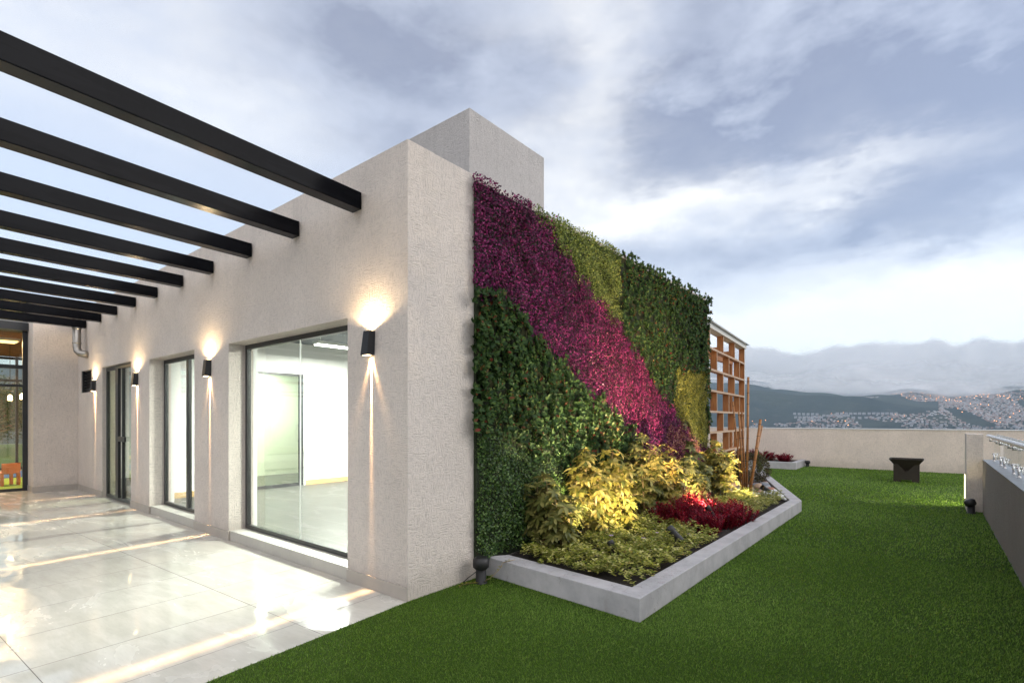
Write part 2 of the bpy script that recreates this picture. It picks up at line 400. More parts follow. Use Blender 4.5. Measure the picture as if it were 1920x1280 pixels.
    b1 = t.n('ShaderNodeBackground', {'Strength': 0.05}); t.link(sky.outputs[0], b1.inputs[0])
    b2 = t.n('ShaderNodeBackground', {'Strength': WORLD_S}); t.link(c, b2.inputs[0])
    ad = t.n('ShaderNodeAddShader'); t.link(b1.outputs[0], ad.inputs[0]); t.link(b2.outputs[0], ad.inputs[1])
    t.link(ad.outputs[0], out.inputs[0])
WORLD_S = 1.0
make_world()

sun_d = bpy.data.lights.new('sun', 'SUN'); sun = bpy.data.objects.new('sun', sun_d); COL.objects.link(sun)
sun_d.energy = 1.0; sun_d.angle = rad(35); sun_d.color = (1.0, .93, .84)
sd = Vector((-math.sin(SUN_AZ) * math.cos(SUN_EL), math.cos(SUN_AZ) * math.cos(SUN_EL), math.sin(SUN_EL)))
sun.rotation_euler = sd.to_track_quat('Z', 'Y').to_euler()

# ------------------------------------------------------------------ layout numbers
FY = 2.77       # facade plane
EX = -3.35      # side wall plane
WT = 3.81       # parapet top

# ------------------------------------------------------------------ ground
def plan_sheet(name, pts, z, mat, kind='structure'):
    bm = bmesh.new(); bm.faces.new([bm.verts.new((p[0], p[1], z)) for p in pts]); bmesh.ops.recalc_face_normals(bm, faces=bm.faces)
    for f in bm.faces:
        if f.normal.z < 0: f.normal_flip()
    me = bpy.data.meshes.new(name); bm.to_mesh(me); bm.free(); o = link(name, me, mat); tag(o, kind=kind); return o

TURF = [(-3.02, -1.6), (-3.12, 0), (-3.21, 1.19), (-3.345, 2.77), (-3.345, 3.715), (-1.668, 3.552), (-1.638, 9.52), (-2.863, 13.02), (-3.5, 14.9), (-3.9, 16.1), (-3.9, 17.25),
        (-3.12, 17.25), (-3.12, 18.88), (2.6, 18.88), (2.6, 11.26), (.645, 11.2), (.645, -1.6)]
# roof deck slab under everything
mb = MB(); mb.box(-44, 9, -9, 19.2, -.5, -.008); o = mb.build('roof_deck', M['roofgrey']); tag(o, kind='structure')
plan_sheet('terrace_floor', [(-15.6, -8.8), (-2.6, -8.8), (-3.02, -1.6), (-3.12, 0), (-3.21, 1.19), (-3.345, 2.77), (-3.345, 3.2), (-15.6, 3.2)], 0.0, M['tiles'])
plan_sheet('turf_base', TURF, .002, M['turfbase'])
plan_sheet('paving_strip', [(-14, 12.5), (-3.7, 12.5), (-3.35, 14.5), (-3.8, 16.1), (-3.8, 17.3), (-14, 17.3)], .0, M['sill'])

def inside(poly, x, y):
    c = np.zeros(len(x), bool); n = len(poly)
    for i in range(n):
        x0, y0 = poly[i]; x1, y1 = poly[(i + 1) % n]
        k = ((y0 > y) != (y1 > y)); xi = (x1 - x0) * (y - y0) / ((y1 - y0) if y1 != y0 else 1e-9) + x0
        c ^= k & (x < xi)
    return c

def make_turf():
    Ps, Ls, Ws = [], [], []
    for r0, r1, dens, L, W in ((1.2, 3.2, 27000, .0155, .0031), (3.2, 4.6, 15500, .017, .0041), (4.6, 7, 7000, .019, .0062), (7, 11, 2300, .025, .011), (11, 19.5, 950, .027, .017)):
        x = RNG.uniform(-4.2, .7, 0); n = int(dens * 4.9 * (r1 + 1.6))
        x = RNG.uniform(-4.2, .7, n); y = RNG.uniform(-1.6, r1, n); r = np.hypot(x, y)
        fwd = x * Fv.x + y * Fv.y; lat = x * Rv.x + y * Rv.y
        k = (r >= r0) & (r < r1) & inside(TURF, x, y) & (fwd > .8) & (np.abs(lat) < fwd * 1.12 + .3)
        x, y = x[k], y[k]; Ps.append(np.stack([x, y, np.full(len(x), .001)], 1)); Ls.append(np.full(len(x), L)); Ws.append(np.full(len(x), W))
    P = np.concatenate(Ps); n = len(P); L = np.concatenate(Ls) * RNG.uniform(.6, 1.25, n); W = np.concatenate(Ws)
    # the pile leans in drifting directions
    ang = 1.2 * np.sin(P[:, 0] * 1.9 + 1.3 * np.sin(P[:, 1] * 1.1)) + 1.4 * np.sin(P[:, 1] * 1.3 + 2) + RNG.normal(0, 1.2, n)
    tilt = RNG.uniform(.25, 1.05, n)
    D = np.stack([np.cos(ang) * tilt, np.sin(ang) * tilt, np.ones(n)], 1); D = nrm(D)
    a2 = RNG.uniform(0, 6.28, n); S = np.stack([np.cos(a2), np.sin(a2), np.zeros(n)], 1)
    V = np.stack([P - S * W[:, None] / 2, P + S * W[:, None] / 2, P + D * L[:, None]], 1).reshape(-1, 3)
    me = mesh_np('turf', V, tris=np.arange(n * 3).reshape(-1, 3))
    o = link('turf', me, M['blade']); tag(o, 'dark green artificial turf covering the roof terrace', 'artificial turf', kind='stuff')
make_turf()

# ------------------------------------------------------------------ the pavilion
B = thing('pavilion', 'low pale stucco rooftop pavilion with dark framed lit windows and a raised square tower', 'building', (0, 0, 0))
OPEN = [(-12.41, -10.64, 0.0, 2.50), (-9.70, -7.86, 0.0, 2.46), (-6.77, -4.21, 0.0, 2.44)]
T = .30
w = MB()
xs = -14.9
for (a, b, z0, z1) in OPEN:
    w.box(xs, a, FY, FY + T, 0, WT) if xs != -14.9 else None
    if xs == -14.9:      # pier with the louvre opening
        w.box(-14.9, -14.04, FY, FY + T, 0, 2.9); w.box(-13.19, a, FY, FY + T, 0, WT)
        w.box(-14.04, -13.19, FY, FY + T, 0, 2.06); w.box(-14.04, -13.19, FY, FY + T, 2.52, WT)
        w.box(-14.9, -14.04, FY, FY + T, 2.9, WT)
    w.box(a, b, FY, FY + T, z1, WT); xs = b
w.box(xs, EX, FY, FY + T, 0, WT)
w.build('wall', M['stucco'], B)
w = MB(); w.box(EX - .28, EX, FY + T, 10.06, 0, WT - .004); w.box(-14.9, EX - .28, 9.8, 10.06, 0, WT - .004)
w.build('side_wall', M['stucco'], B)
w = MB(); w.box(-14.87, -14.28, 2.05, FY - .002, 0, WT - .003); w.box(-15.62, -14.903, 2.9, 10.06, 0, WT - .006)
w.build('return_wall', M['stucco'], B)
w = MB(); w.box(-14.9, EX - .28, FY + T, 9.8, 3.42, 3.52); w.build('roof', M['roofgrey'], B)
w = MB(); w.box(-8.6, -4.35, 4.55, 6.11, 3.52, 5.285); w.build('tower', M['stucco_cool'], B, bevel=.008)
# interior
w = MB(); w.box(-14.9, EX - .28, FY + T, 9.8, -.006, .115); w.build('interior_floor', M['intile'], B)
w = MB(); w.box(-14.9, EX - .28, FY + T, 9.8, 3.09, 3.40); w.build('ceiling', M['ceilcol'], B)
w = MB()
w.box(-10.42, -10.30, FY + T, 4.66, .115, 3.09); w.box(-10.42, -10.30, 5.72, 9.62, .115, 3.09); w.box(-10.42, -10.30, 4.66, 5.72, 2.45, 3.09)
w.box(-14.898, -3.63, 9.62, 9.8, .115, 3.09); w.box(-3.70, -3.632, FY + T, 9.62, .115, 3.09)
w.box(-10.30, -9.7, FY + T, FY + T + .05, .115, 3.09); w.box(-7.86, -6.77, FY + T, FY + T + .05, .115, 3.09); w.box(-4.21, -3.70, FY + T, FY + T + .05, .115, 3.09)
w.box(-14.898, -14.84, FY + T, 9.62, .115, 3.09)
w.box(-12.9, -12.8, 5.0, 9.62, .115, 3.09)
w.build('interior_wall', M['white'], B)
w = MB(); w.box(-10.30, -10.285, FY + T + .05, 4.62, .115, .215); w.box(-10.30, -10.285, 5.76, 9.6, .115, .215); w.box(-10.28, -3.72, 9.603, 9.618, .115, .215)
w.build('baseboard', M['pinewood'], B)
# skirting tiles, one piece per pier
e = .012
for a, b in ((-14.28 + e, -12.41), (-10.64, -9.70), (-7.86, -6.77), (-4.21, EX)):
    w = MB(); w.box(a, b, FY - e, FY - .0005, .001, .115)
    if b in (-9.70, -6.77): w.box(b + .0005, b + e, FY - e, FY + .14, .001, .115)
    w.build('skirting', M['skirt'], B)
w = MB(); w.box(-14.2795, -14.28 + e, 2.05 - e, FY - .0005, .001, .115); w.box(-14.83, -14.2795, 2.05 - e, 2.0495, .001, .115); w.build('skirting', M['skirt'], B)

def window(name, x0, x1, z0, z1, mull=(), fr=.055, y=FY + .20, step=True, sash=False):
    f = MB(); d = .05
    f.box(x0, x1, y, y + d, z1 - fr, z1); f.box(x0, x1, y, y + d, z0, z0 + fr * .8)
    f.box(x0, x0 + fr, y, y + d, z0 + fr * .8, z1 - fr); f.box(x1 - fr, x1, y, y + d, z0 + fr * .8, z1 - fr)
    for m, wd, dy in mull: f.box(m - wd / 2, m + wd / 2, y - dy, y + d - dy - .004, z0 + fr * .8, z1 - fr)
    o = f.build(name, M['frame'], B, bevel=.003)
    return o
def pane(par, x0, x1, z0, z1, y, mat=None):
    g = MB(); g.box(x0, x1, y, y + .008, z0, z1); return g.build('pane', mat or M['glass'], par)
def tiled_sill(par, x0, x1, zt):
    g = MB(); n = max(1, round((x1 - x0) / .62)); st = (x1 - x0) / n
    for i in range(n):
        g.box(x0 + st * i + .001, x0 + st * (i + 1) - .001, FY + .012, FY + .30, .001, zt)
    return g.build('sill', M['sill'], par, bevel=.002)
w1 = window('window', -6.77, -4.21, .125, 2.44)
pane(w1, -6.71, -5.47, .17, 2.385, FY + .222); pane(w1, -5.463, -4.27, .17, 2.385, FY + .222)
s = MB(); s.box(-5.4695, -5.4635, FY + .219, FY + .233, .17, 2.385); s.build('silicone_joint', M['white'], w1)
tiled_sill(w1, -6.755, -4.215, .12)
w2 = window('sliding_window', -9.70, -7.86, .125, 2.46, mull=((-8.70, .09, .0),), fr=.06)
pane(w2, -9.64, -8.74, .18, 2.40, FY + .22); pane(w2, -8.66, -7.92, .18, 2.40, FY + .235)
tiled_sill(w2, -9.685, -7.865, .12)
w3 = window('sliding_door', -12.41, -10.64, .012, 2.50, mull=((-11.60, .16, .03), (-11.42, .06, -.005)), fr=.07, y=FY + .06)
pane(w3, -12.34, -11.68, .07, 2.43, FY + .08, M['glass_green']); pane(w3, -11.52, -10.71, .07, 2.43, FY + .095)
s = MB(); s.box(-11.56, -11.12, FY + .025, FY + .055, 1.10, 1.19); s.build('handle', M['frame'], w3, bevel=.004)
# interior glass door
f = MB(); X = -10.36
f.box(X, X + .05, 4.66, 5.72, 2.40, 2.45); f.box(X, X + .05, 4.66, 5.72, .117, .18)
f.box(X, X + .05, 4.66, 4.71, .18, 2.40); f.box(X, X + .05, 5.63, 5.72, .18, 2.40)
w4 = f.build('glass_door', M['frame'], B)
g = MB(); g.box(X + .02, X + .03, 4.71, 5.63, .18, 2.40); g.build('pane', M['glass_green'], w4)
s = MB(); s.tube([(X + .05, 5.60, 1.05), (X + .09, 5.60, 1.05), (X + .09, 5.60, 1.38), (X + .05, 5.60, 1.38)], .012, 8); s.build('handle', M['plastic'], w4)
for nm_, y_, z_ in (('light_switch', 6.05, 1.25), ('wall_socket', 7.2, .42)):
    MB().box(-10.299, -10.287, y_ - .04, y_ + .04, z_ - .06, z_ + .06).build(nm_, M['sill'], B, bevel=.003)
# louvre vent
v = MB(); v.box(-14.04, -13.19, FY + .20, FY + .24, 2.06, 2.52)
for i in range(7):
    z = 2.09 + i * .062
    Mx = Matrix.Translation((0, FY + .10, z + .02)) @ Matrix.Rotation(rad(-32), 4, 'X')
    v.box(-14.03, -13.20, -.05, .05, -.006, .006, M=Mx)
v.box(-14.04, -14.02, FY + .02, FY + .20, 2.06, 2.52); v.box(-13.21, -13.19, FY + .02, FY + .20, 2.06, 2.52)
v.build('vent_grille', M['frame'], B)
# metal duct at the corner
d = MB(); d.tube([(-13.62, 2.62, 3.8), (-13.62, 2.62, 2.98), (-13.59, 2.63, 2.90), (-13.53, 2.66, 2.85), (-13.47, 2.72, 2.83), (-13.47, 2.768, 2.83)], .07, 14)
for z in (3.35, 3.05): d.tube([(-13.62, 2.62, z), (-13.62, 2.62, z + .03)], .078, 14)
o = d.build('duct_pipe', simple('weathered_duct_metal', (.36, .34, .31), .34, 1.0, 12, .35, .1, 60)); tag(o, 'shiny metal duct pipe bending into the wall in the corner above the louvre', 'pipe')

# ------------------------------------------------------------------ left wing with the big glazed bay
LW = thing('glazed_room', 'glazed room at the left end with dark frames, slatted timber ceiling and warm light inside', 'building', (.75, -.09, 0))
XW = -15.60
f = MB()
for y0, y1 in ((2.06, 2.14), (.62, .69), (-1.0, -.93), (-3.0, -2.92), (-5.0, -4.92)): f.box(XW - .06, XW, y0, y1, .0, 3.36)
f.box(XW - .055, XW - .005, -6.0, 2.06, 0.001, .06)
for z0, z1 in ((2.56, 2.64), (2.18, 2.23)): f.box(XW - .052, XW - .004, -6.0, 2.06, z0, z1)
f.box(XW - .30, XW + .12, -6.0, 2.135, 3.36, 3.52)
fo = f.build('window', M['black'], LW)
g = MB(); g.box(XW - .036, XW - .028, -6.0, 2.06, .06, 3.36); g.build('pane', M['glass'], fo)
w = MB(); w.box(-22.2, -15.62, -6.2, -6.0, 0, 3.8); w.box(-22.2, -15.63, 4.6, 4.8, 0, 3.8)
w.build('wall', M['stucco_warm'], LW)
w = MB()
for y in (-6.0, -3.5, -1.2, 1.15, 2.75, 4.53): w.box(-22.05, -21.98, y, y + .06, 0, 3.36)
for z in (.0, 2.62, 3.28): w.box(-22.045, -21.985, -6.0, 4.59, z, z + .07)
fb = w.build('back_window', M['black'], LW); g = MB(); g.box(-22.02, -22.012, -5.94, 4.53, .07, 3.28); g.build('pane', M['glass'], fb)
w = MB(); w.box(-22.2, XW - .31, -6.0, 4.6, 3.52, 3.7); w.build('roof', M['roofgrey'], LW)
w = MB(); 
for i in range(42): w.box(-22.0 + i * .15, -22.0 + i * .15 + .10, -6.0, 4.59, 3.36, 3.42)
w.box(-22.0, XW - .31, -6.0, 4.59, 3.42, 3.45); w.build('slatted_ceiling', M['woodceil'], LW)
w = MB(); w.box(-22.0, XW - .06, -6.0, 4.6, -.006, .012); w.build('floor', simple('play_room_floor', (.55, .50, .42), .25), LW)
o = MB().box(-18.8, -15.75, -1.2, 3.2, .013, .022).build('green_rug', simple('green_carpet', (.20, .32, .03), .95, 0, 40, .3)); tag(o, 'bright green rug on the floor of the glazed room', 'rug'); o.location = (.75, -.09, .002)
o = MB().box(-21.0, -19.0, -1.5, 3.4, .013, .03).build('blue_mat', simple('blue_mat_foam', (.04, .11, .35), .8, 0, 40, .1)); tag(o, 'flat blue play mat behind the green rug', 'mat'); o.location = (.75, -.09, .002)
PAN = emit('warm_light_panel', (1, .62, .22), 2.5)
for i, (x, y) in enumerate(((-16.65, 1.81), (-18.85, .81))):
    lp = thing('ceiling_panel', ('square glowing ceiling panel nearest the glass of the left room', 'square glowing ceiling panel deeper in the left room')[i], 'ceiling light', (x, y, 3.30), group='ceiling panels of the glazed room')
    MB().box(-.32, .32, -.32, .32, .0, .06).build('housing', M['white'], lp); MB().box(-.29, .29, -.29, .29, -.006, -.001).build('diffuser', PAN, lp)
    a = bpy.data.lights.new('panel_glow', 'AREA'); a.energy = 110; a.size = .6; a.color = (1, .66, .32); ao = bpy.data.objects.new('panel_glow', a); COL.objects.link(ao); ao.parent = lp; ao.location = (0, 0, -.02)
# child's table and chair in orange
ORG = simple('orange_plastic', (.70, .20, .05), .4, 0, 10, .05); YEL = simple('yellow_plastic', (.75, .55, .08), .4, 0, 10, .05)
tb = thing('play_table', 'small yellow plastic play table beside the orange chair behind the glass', 'table', (-16.6, 1.36, .026))
MB().box(-.38, .38, -.38, .38, .44, .49).build('tabletop', YEL, tb, bevel=.02)
for sx in (-1, 1):
    for sy in (-1, 1): MB().tube([(sx * .3, sy * .3, 0), (sx * .3, sy * .3, .44)], [.035, .045], 10).build('leg', ORG, tb)
ch = thing('play_chair', 'small orange plastic chair with arched back behind the glass', 'chair', (-16.1, 1.87, .026), rad(-70))
MB().box(-.17, .17, -.16, .16, .26, .30).build('seat', ORG, ch, bevel=.012)
b = MB(); b.prism([(-.17 + .02 * 0, .15), (.17, .15), (.17, .18), (-.17, .18)], .301, .50); b.build('backrest', ORG, ch, bevel=.012)
for sx in (-1, 1):
    for sy in (-1, 1): MB().box(sx * .15 - .025, sx * .15 + .025, sy * .13 - .025, sy * .13 + .025, 0, .26).build('leg', ORG, ch)
GLB = emit('pendant_glow', (1, .7, .35), 14)
for i, (x, y) in enumerate(((-16.85, 2.23), (-18.05, 2.16))):
    pd = thing('pendant_lamp', ('small hanging lamp near the right side of the glazed room', 'small hanging lamp further into the glazed room')[i], 'pendant lamp', (x, y, 0), group='hanging lamps of the glazed room')
    MB().tube([(0, 0, 2.12), (0, 0, 3.36)], .006, 6).build('cord', M['plastic'], pd); MB().tube([(0, 0, 1.98), (0, 0, 2.08), (0, 0, 2.12)], [.045, .045, .02], 12).build('bulb', GLB, pd)

plan_sheet('back_lawn', [(-43, -8), (-22.3, -8), (-22.3, 12), (-43, 12)], .01, simple('lawn', (.11, .17, .03), .9, 0, 6, .5))
def tree(x, y, h, r_, label, seed):
    rg = np.random.default_rng(seed); t_ = thing('tree', label, 'tree', (x, y, .01)); st = MB()
    st.tube([(0, 0, 0), (.05, 0, h * .3), (0, .05, h * .55), (0, 0, h * .85)], [.13, .10, .07, .03], 8); cs = []
    for i in range(16):
        a = rg.uniform(0, 6.28); e = rg.uniform(.35, .95) * h; q = r_ * rg.uniform(.3, 1) * math.sin(math.pi * min(1, (e / h - .2) / .85)); p = Vector((q * math.cos(a), q * math.sin(a), e)); st.tube([(0, 0, e * .7), p], [.035, .012], 5); cs.append(p)
    st.build('trunk', M['stem'], t_); P = np.concatenate([np.array(c)[None] + rg.normal(0, r_ * .24, (420, 3)) for c in cs]); n = len(P)
    link('crown', leaf_mesh('crown', P, rg.normal(0, 1, (n, 3)), rg.normal(0, 1, (n, 3)), rg.uniform(.08, .16, n), .06), M['glossy'], t_)
tree(-30.5, 3.2, 2.9, 1.3, 'leafy tree on the lawn seen through the glazed room, left one', 1)
tree(-34.0, 5.4, 3.2, 1.5, 'leafy tree on the lawn seen through the glazed room, right one', 2)
tree(-36.0, 3.0, 2.7, 1.6, 'smaller leafy tree on the lawn behind the glazed room', 3)

# ------------------------------------------------------------------ pergola
PG = thing('pergola', 'black steel pergola of parallel box beams reaching out from the pavilion wall', 'pergola', (0, 0, 0))
BX = [-4.045, -5.125, -6.185, -7.26, -8.305, -9.355, -10.41, -11.47, -12.51, -13.62]
def pergmat():
    t = NT('pergola_black_paint'); v = t.geo()
    s_ = t.vmath('MULTIPLY', v, (1, 1.2, 9)).outputs[0]
    n = t.noise(s_, 1.2, 6, .6, .6); f = t.noise(v, 160, 2)
    c = t.mix(t.smooth(n, .47, .53), (.004, .0043, .006), (.006, .0064, .0085))
    d = t.n('ShaderNodeBsdfDiffuse', {'Color': c}); g = t.n('ShaderNodeBsdfGlossy', {'Color': (.95, .97, 1, 1), 'Roughness': .2})
    gm = t.n('ShaderNodeNewGeometry'); cs = t.math('ABSOLUTE', t.vmath('DOT_PRODUCT', gm.outputs['Normal'], gm.outputs['Incoming']).outputs['Value'])
    nz_ = t.n('ShaderNodeSeparateXYZ'); t.link(gm.outputs['Normal'], nz_.inputs[0]); und = t.math('ADD', .012, t.math('MULTIPLY', t.math('ABSOLUTE', nz_.outputs[2]), .30))   # gloss set by facing: sides kept dark, sheen put on the underside
    fz = t.math('ADD', .004, t.math('MULTIPLY', t.math('POWER', t.math('SUBTRACT', 1.0, cs, clamp=True), 3.0), und))
    mx = t.n('ShaderNodeMixShader'); t.link(fz, mx.inputs[0]); t.link(d.outputs[0], mx.inputs[1]); t.link(g.outputs[0], mx.inputs[2])
    return t.done(mx.outputs[0])
PM = pergmat()
nperp = Vector((math.cos(BT), math.sin(BT), 0))
for bx in BX:
    m = MB(); L = 6.2
    a = Vector((bx, FY - .0095)); b = a + Vector((BD.x, BD.y)) * L
    n = Vector((.068, 0))
    m.prism([a - n, a + n, b + n, b - n], 3.385, 3.54)
    o = m.build('beam', PM, PG, bevel=.006)
m = MB(); m.box(-15.2, -2.9, FY - 6.42, FY - 6.19, 3.36, 3.62); m.build('header_beam', PM, PG)
for x in (-3.4, -9.0, -14.6): MB().box(x - .07, x + .07, FY - 6.37, FY - 6.23, 0.001, 3.36).build('post', PM, PG)

# ------------------------------------------------------------------ wall lamps
def spot(name, par, loc, rot, energy, col, size, blend=.5, radius=.01):
    l = bpy.data.lights.new(name, 'SPOT'); l.energy = energy; l.color = col; l.spot_size = rad(size); l.spot_blend = blend; l.shadow_soft_size = radius
    o = bpy.data.objects.new(name, l); COL.objects.link(o); o.parent = par; o.location = loc; o.rotation_euler = rot; return o
def fan_nodes(l):
    """photometric profile of the slit optic: a narrow sheet of light square to the wall and two faint side wings"""
    l.use_nodes = True; t = NT.__new__(NT); t.t = l.node_tree; t.t.nodes.clear()
    out = t.t.nodes.new('ShaderNodeOutputLight')
    nv = t.n('ShaderNodeTexCoord').outputs['Normal']
    sp = t.n('ShaderNodeSeparateXYZ'); t.link(nv, sp.inputs[0])
    g = t.math('EXPONENT', t.math('MULTIPLY', t.math('POWER', t.math('ABSOLUTE', t.math('DIVIDE', sp.outputs[0], FAN_W)), 2), -1))
    ax = t.math('ABSOLUTE', sp.outputs[0])
    wing = t.math('EXPONENT', t.math('MULTIPLY', t.math('POWER', t.math('ABSOLUTE', t.math('DIVIDE', t.math('SUBTRACT', ax, .36), .10)), 2), -1))
    # softer just under the lamp, stronger outward so that the strip reaches far over the floor
    up = t.math('ABSOLUTE', sp.outputs[2])
    far = t.math('ADD', 3.0, t.math('MULTIPLY', t.math('POWER', t.math('SUBTRACT', 1.0, up, clamp=True), 1.5), 14.0))
    s_ = t.math('ADD', t.math('MULTIPLY', g, far), t.math('MULTIPLY', wing, .09))
    e = t.n('ShaderNodeEmission', {'Color': (1, 1, 1, 1)}); t.link(s_, e.inputs['Strength']); t.link(e.outputs[0], out.inputs[0])
FAN_W = .027
SCON = emit('sconce_lens', (1, .74, .42), 9)
def sconce(x, label):
    r = thing('wall_lamp', label, 'wall lamp', (x, FY, 2.065), group='wedge shaped up and down lamps on the pavilion wall')
    # faceted wedge: bottom shifted and deeper, top narrower
    bm = bmesh.new()
    lo = [(-.058, 0, 0), (.042, 0, 0), (.042, -.078, 0), (-.058, -.078, 0)]; hi = [(-.030, 0, .21), (.052, 0, .21), (.052, -.066, .21), (-.030, -.066, .21)]
    vl = [bm.verts.new(p) for p in lo]; vh = [bm.verts.new(p) for p in hi]
    bm.faces.new(vl[::-1]); bm.faces.new(vh)
    for i in range(4):
        j = (i + 1) % 4
        if i in (2,): bm.faces.new((vl[i], vl[j], vh[i])); bm.faces.new((vl[j], vh[j], vh[i]))
        else: bm.faces.new((vl[i], vl[j], vh[j], vh[i]))
    bmesh.ops.recalc_face_normals(bm, faces=bm.faces)
    me = bpy.data.meshes.new('housing'); bm.to_mesh(me); bm.free(); link('housing', me, M['black'], r)
    MB().box(-.018, .040, -.055, -.012, .2105, .2135).build('lens', SCON, r)
    MB().box(-.045, .030, -.062, -.028, -.004, -.001).build('lens', SCON, r)
    spot('up_light', r, (.015, -.045, .222), (rad(180), 0, 0), UP_E, (1, .72, .40), 158, .45, .02)
    a = spot('down_light', r, (.0, -.045, -.012), (0, 0, BT * .9), DN_E, (1, .60, .28), 165, .2, .004); fan_nodes(a.data)
    a.data.cycles.max_bounces = 4
UP_E, DN_E = 28, 130
for x, lb in ((-3.84, 'black wedge wall lamp on the corner pier right of the large window'), (-7.336, 'black wedge wall lamp on the pier between the large window and the sliding window'),
              (-10.297, 'black wedge wall lamp on the pier between the sliding window and the sliding door'), (-12.908, 'black wedge wall lamp beside the louvre near the far corner')):
    sconce(x, lb)

# ------------------------------------------------------------------ light inside the main room
LED = emit('led_tube', (.97, 1.0, .95), 9)
IN_E = 270
for i, (x, y) in enumerate(((-8.6, 5.6), (-4.7, 4.9), (-7.4, 7.8), (-12.0, 5.4))):
    lp = thing('ceiling_lamp', ('white linear lamp hanging above the middle of the lit room', 'white linear lamp nearest the corner pier in the lit room', 'white linear lamp near the back of the lit room', 'white linear lamp behind the sliding door')[i],
               'ceiling lamp', (x, y, 2.86), rad(90 if i == 0 else 0), group='linear lamps inside the pavilion')
    MB().box(-.6, .6, -.09, .09, .0, .05).build('housing', M['white'], lp)
    MB().box(-.58, .58, -.075, .075, -.02, -.001).build('diffuser', LED, lp)
    for s_ in (-.5, .5): MB().tube([(s_, 0, .05), (s_, 0, .228)], .004, 6).build('wire', M['steel'], lp)
    a = bpy.data.lights.new('led_light', 'AREA'); a.shape = 'RECTANGLE'; a.size = 1.1; a.size_y = .2; a.energy = IN_E if i < 3 else 170; a.color = (.97, 1.0, .93); a.spread = rad(180)
    ao = bpy.data.objects.new('led_light', a); COL.objects.link(ao); ao.parent = lp; ao.location = (0, 0, -.03)

# ------------------------------------------------------------------ green wall
GW = thing('green_wall', 'living green wall with diagonal magenta band between green leaf panels on the side of the pavilion', 'green wall', (0, 0, 0))
GX = EX + .03
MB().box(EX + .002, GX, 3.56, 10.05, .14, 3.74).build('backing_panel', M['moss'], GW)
def patch(name, poly, dens, L, Wd, mat, depth=.10, rnd=False, cluster=0, up=.4, seed=1, lab=None, jit=.0):
    ys = [p[0] for p in poly]; zs = [p[1] for p in poly]; rg = np.random.default_rng(seed)
    n = int(dens * (max(ys) - min(ys)) * (max(zs) - min(zs)))
    y = rg.uniform(min(ys), max(ys), n); z = rg.uniform(min(zs), max(zs), n)
    wob = .06 * (np.sin(y * 11 + seed) * np.cos(z * 9 + seed * 2)) + rg.normal(0, .035, n)
    k = inside(poly, y + wob, z + wob); y, z = y[k], z[k]; n = len(y)
    # lumpy relief of the planting
    lump = .5 + .5 * np.sin(y * 7.3 + 2 * np.sin(z * 5.1 + seed)) * np.cos(z * 8.7 + 1.7 * np.sin(y * 4.3))
    if cluster:
        c = cluster; y = np.repeat(y, c); z = np.repeat(z, c); lump = np.repeat(lump, c)
        xo = np.repeat(rg.uniform(.25, 1, n), c); ph = np.tile(np.arange(c) * 2 * np.pi / c, n) + np.repeat(rg.uniform(0, 6, n), c) + rg.normal(0, .25, n * c)
        tl = np.repeat(rg.normal(0, .35, n), c); n = n * c
        op = rg.uniform(.25, .95, n)
        D = np.stack([op + .35, np.cos(ph) + tl, np.sin(ph) + 1.1 * up], 1); N = np.stack([np.ones(n), -np.cos(ph) * op, -np.sin(ph) * op + .3], 1)
        x = GX + depth * (.25 + .75 * lump) * xo
    else:
        x = GX + depth * (.2 + .8 * lump) * rg.uniform(.1, 1, n)
        ph = rg.uniform(0, 2 * np.pi, n); op = rg.uniform(.2, 1.1, n)
        D = np.stack([op, np.cos(ph), np.sin(ph) + up], 1); N = np.stack([np.ones(n) * .9, rg.normal(0, .5, n), rg.normal(.4, .5, n)], 1)
    P = np.stack([x, y, z], 1)
    Ls = L * rg.uniform(.65, 1.2, n); me = leaf_mesh(name, P, D, N, Ls, Wd * rg.uniform(.8, 1.15, n), rnd)
    o = link(name, me, mat, GW)
    if lab: o['label'] = lab
    return o
PUR = [(3.50, 3.80), (4.37, 3.80), (4.98, 3.45), (5.85, 2.98), (6.55, 2.72), (7.2, 2.26), (8.35, 1.58), (9.3, 1.15), (10.05, .85), (10.05, .55), (8.6, .62), (6.94, 1.22), (6.36, 1.52), (5.58, 1.86), (4.98, 2.1), (4.56, 2.36), (4.14, 2.54), (3.83, 2.70), (3.50, 2.70)]
LIM = [(4.37, 3.80), (6.44, 3.81), (6.44, 2.75), (5.85, 2.98), (4.98, 3.45)]
DGR = [(6.44, 3.82), (10.06, 3.84), (10.06, 1.0), (9.95, 1.1), (9.75, 2.35), (8.4, 2.35), (8.2, 1.72), (7.2, 2.26), (6.44, 2.76)]
YEL_ = [(8.35, 2.32), (9.75, 2.38), (9.95, 1.1), (9.9, .95), (9.3, 1.18), (8.3, 1.66)]
DGL = [(3.47, 2.74), (3.83, 2.72), (4.14, 2.54), (4.56, 2.36), (4.98, 2.1), (5.58, 1.86), (6.36, 1.52), (6.94, 1.22), (6.94, .3), (5.3, .3), (5.15, .75), (4.87, 1.1), (4.37, 1.1), (4.0, 1.33), (3.47, 1.42)]
BOXP = [(3.54, 1.42), (4.0, 1.33), (4.37, 1.1), (4.87, 1.1), (5.15, .75), (5.6, .18), (3.54, .18)]
WLT = [(8.0, 1.45), (9.0, 1.22), (9.5, .95), (9.2, .75), (8.2, .85), (7.9, 1.1)]
PLM = [(7.0, 1.25), (7.7, 1.35), (7.9, .9), (7.5, .6), (6.7, .7), (6.6, 1.2)]
patch('magenta_foliage', PUR, 6800, .031, .019, M['magenta'], .07, seed=2)
patch('olive_foliage', LIM, 6800, .034, .019, M['lime'], .07, seed=3)
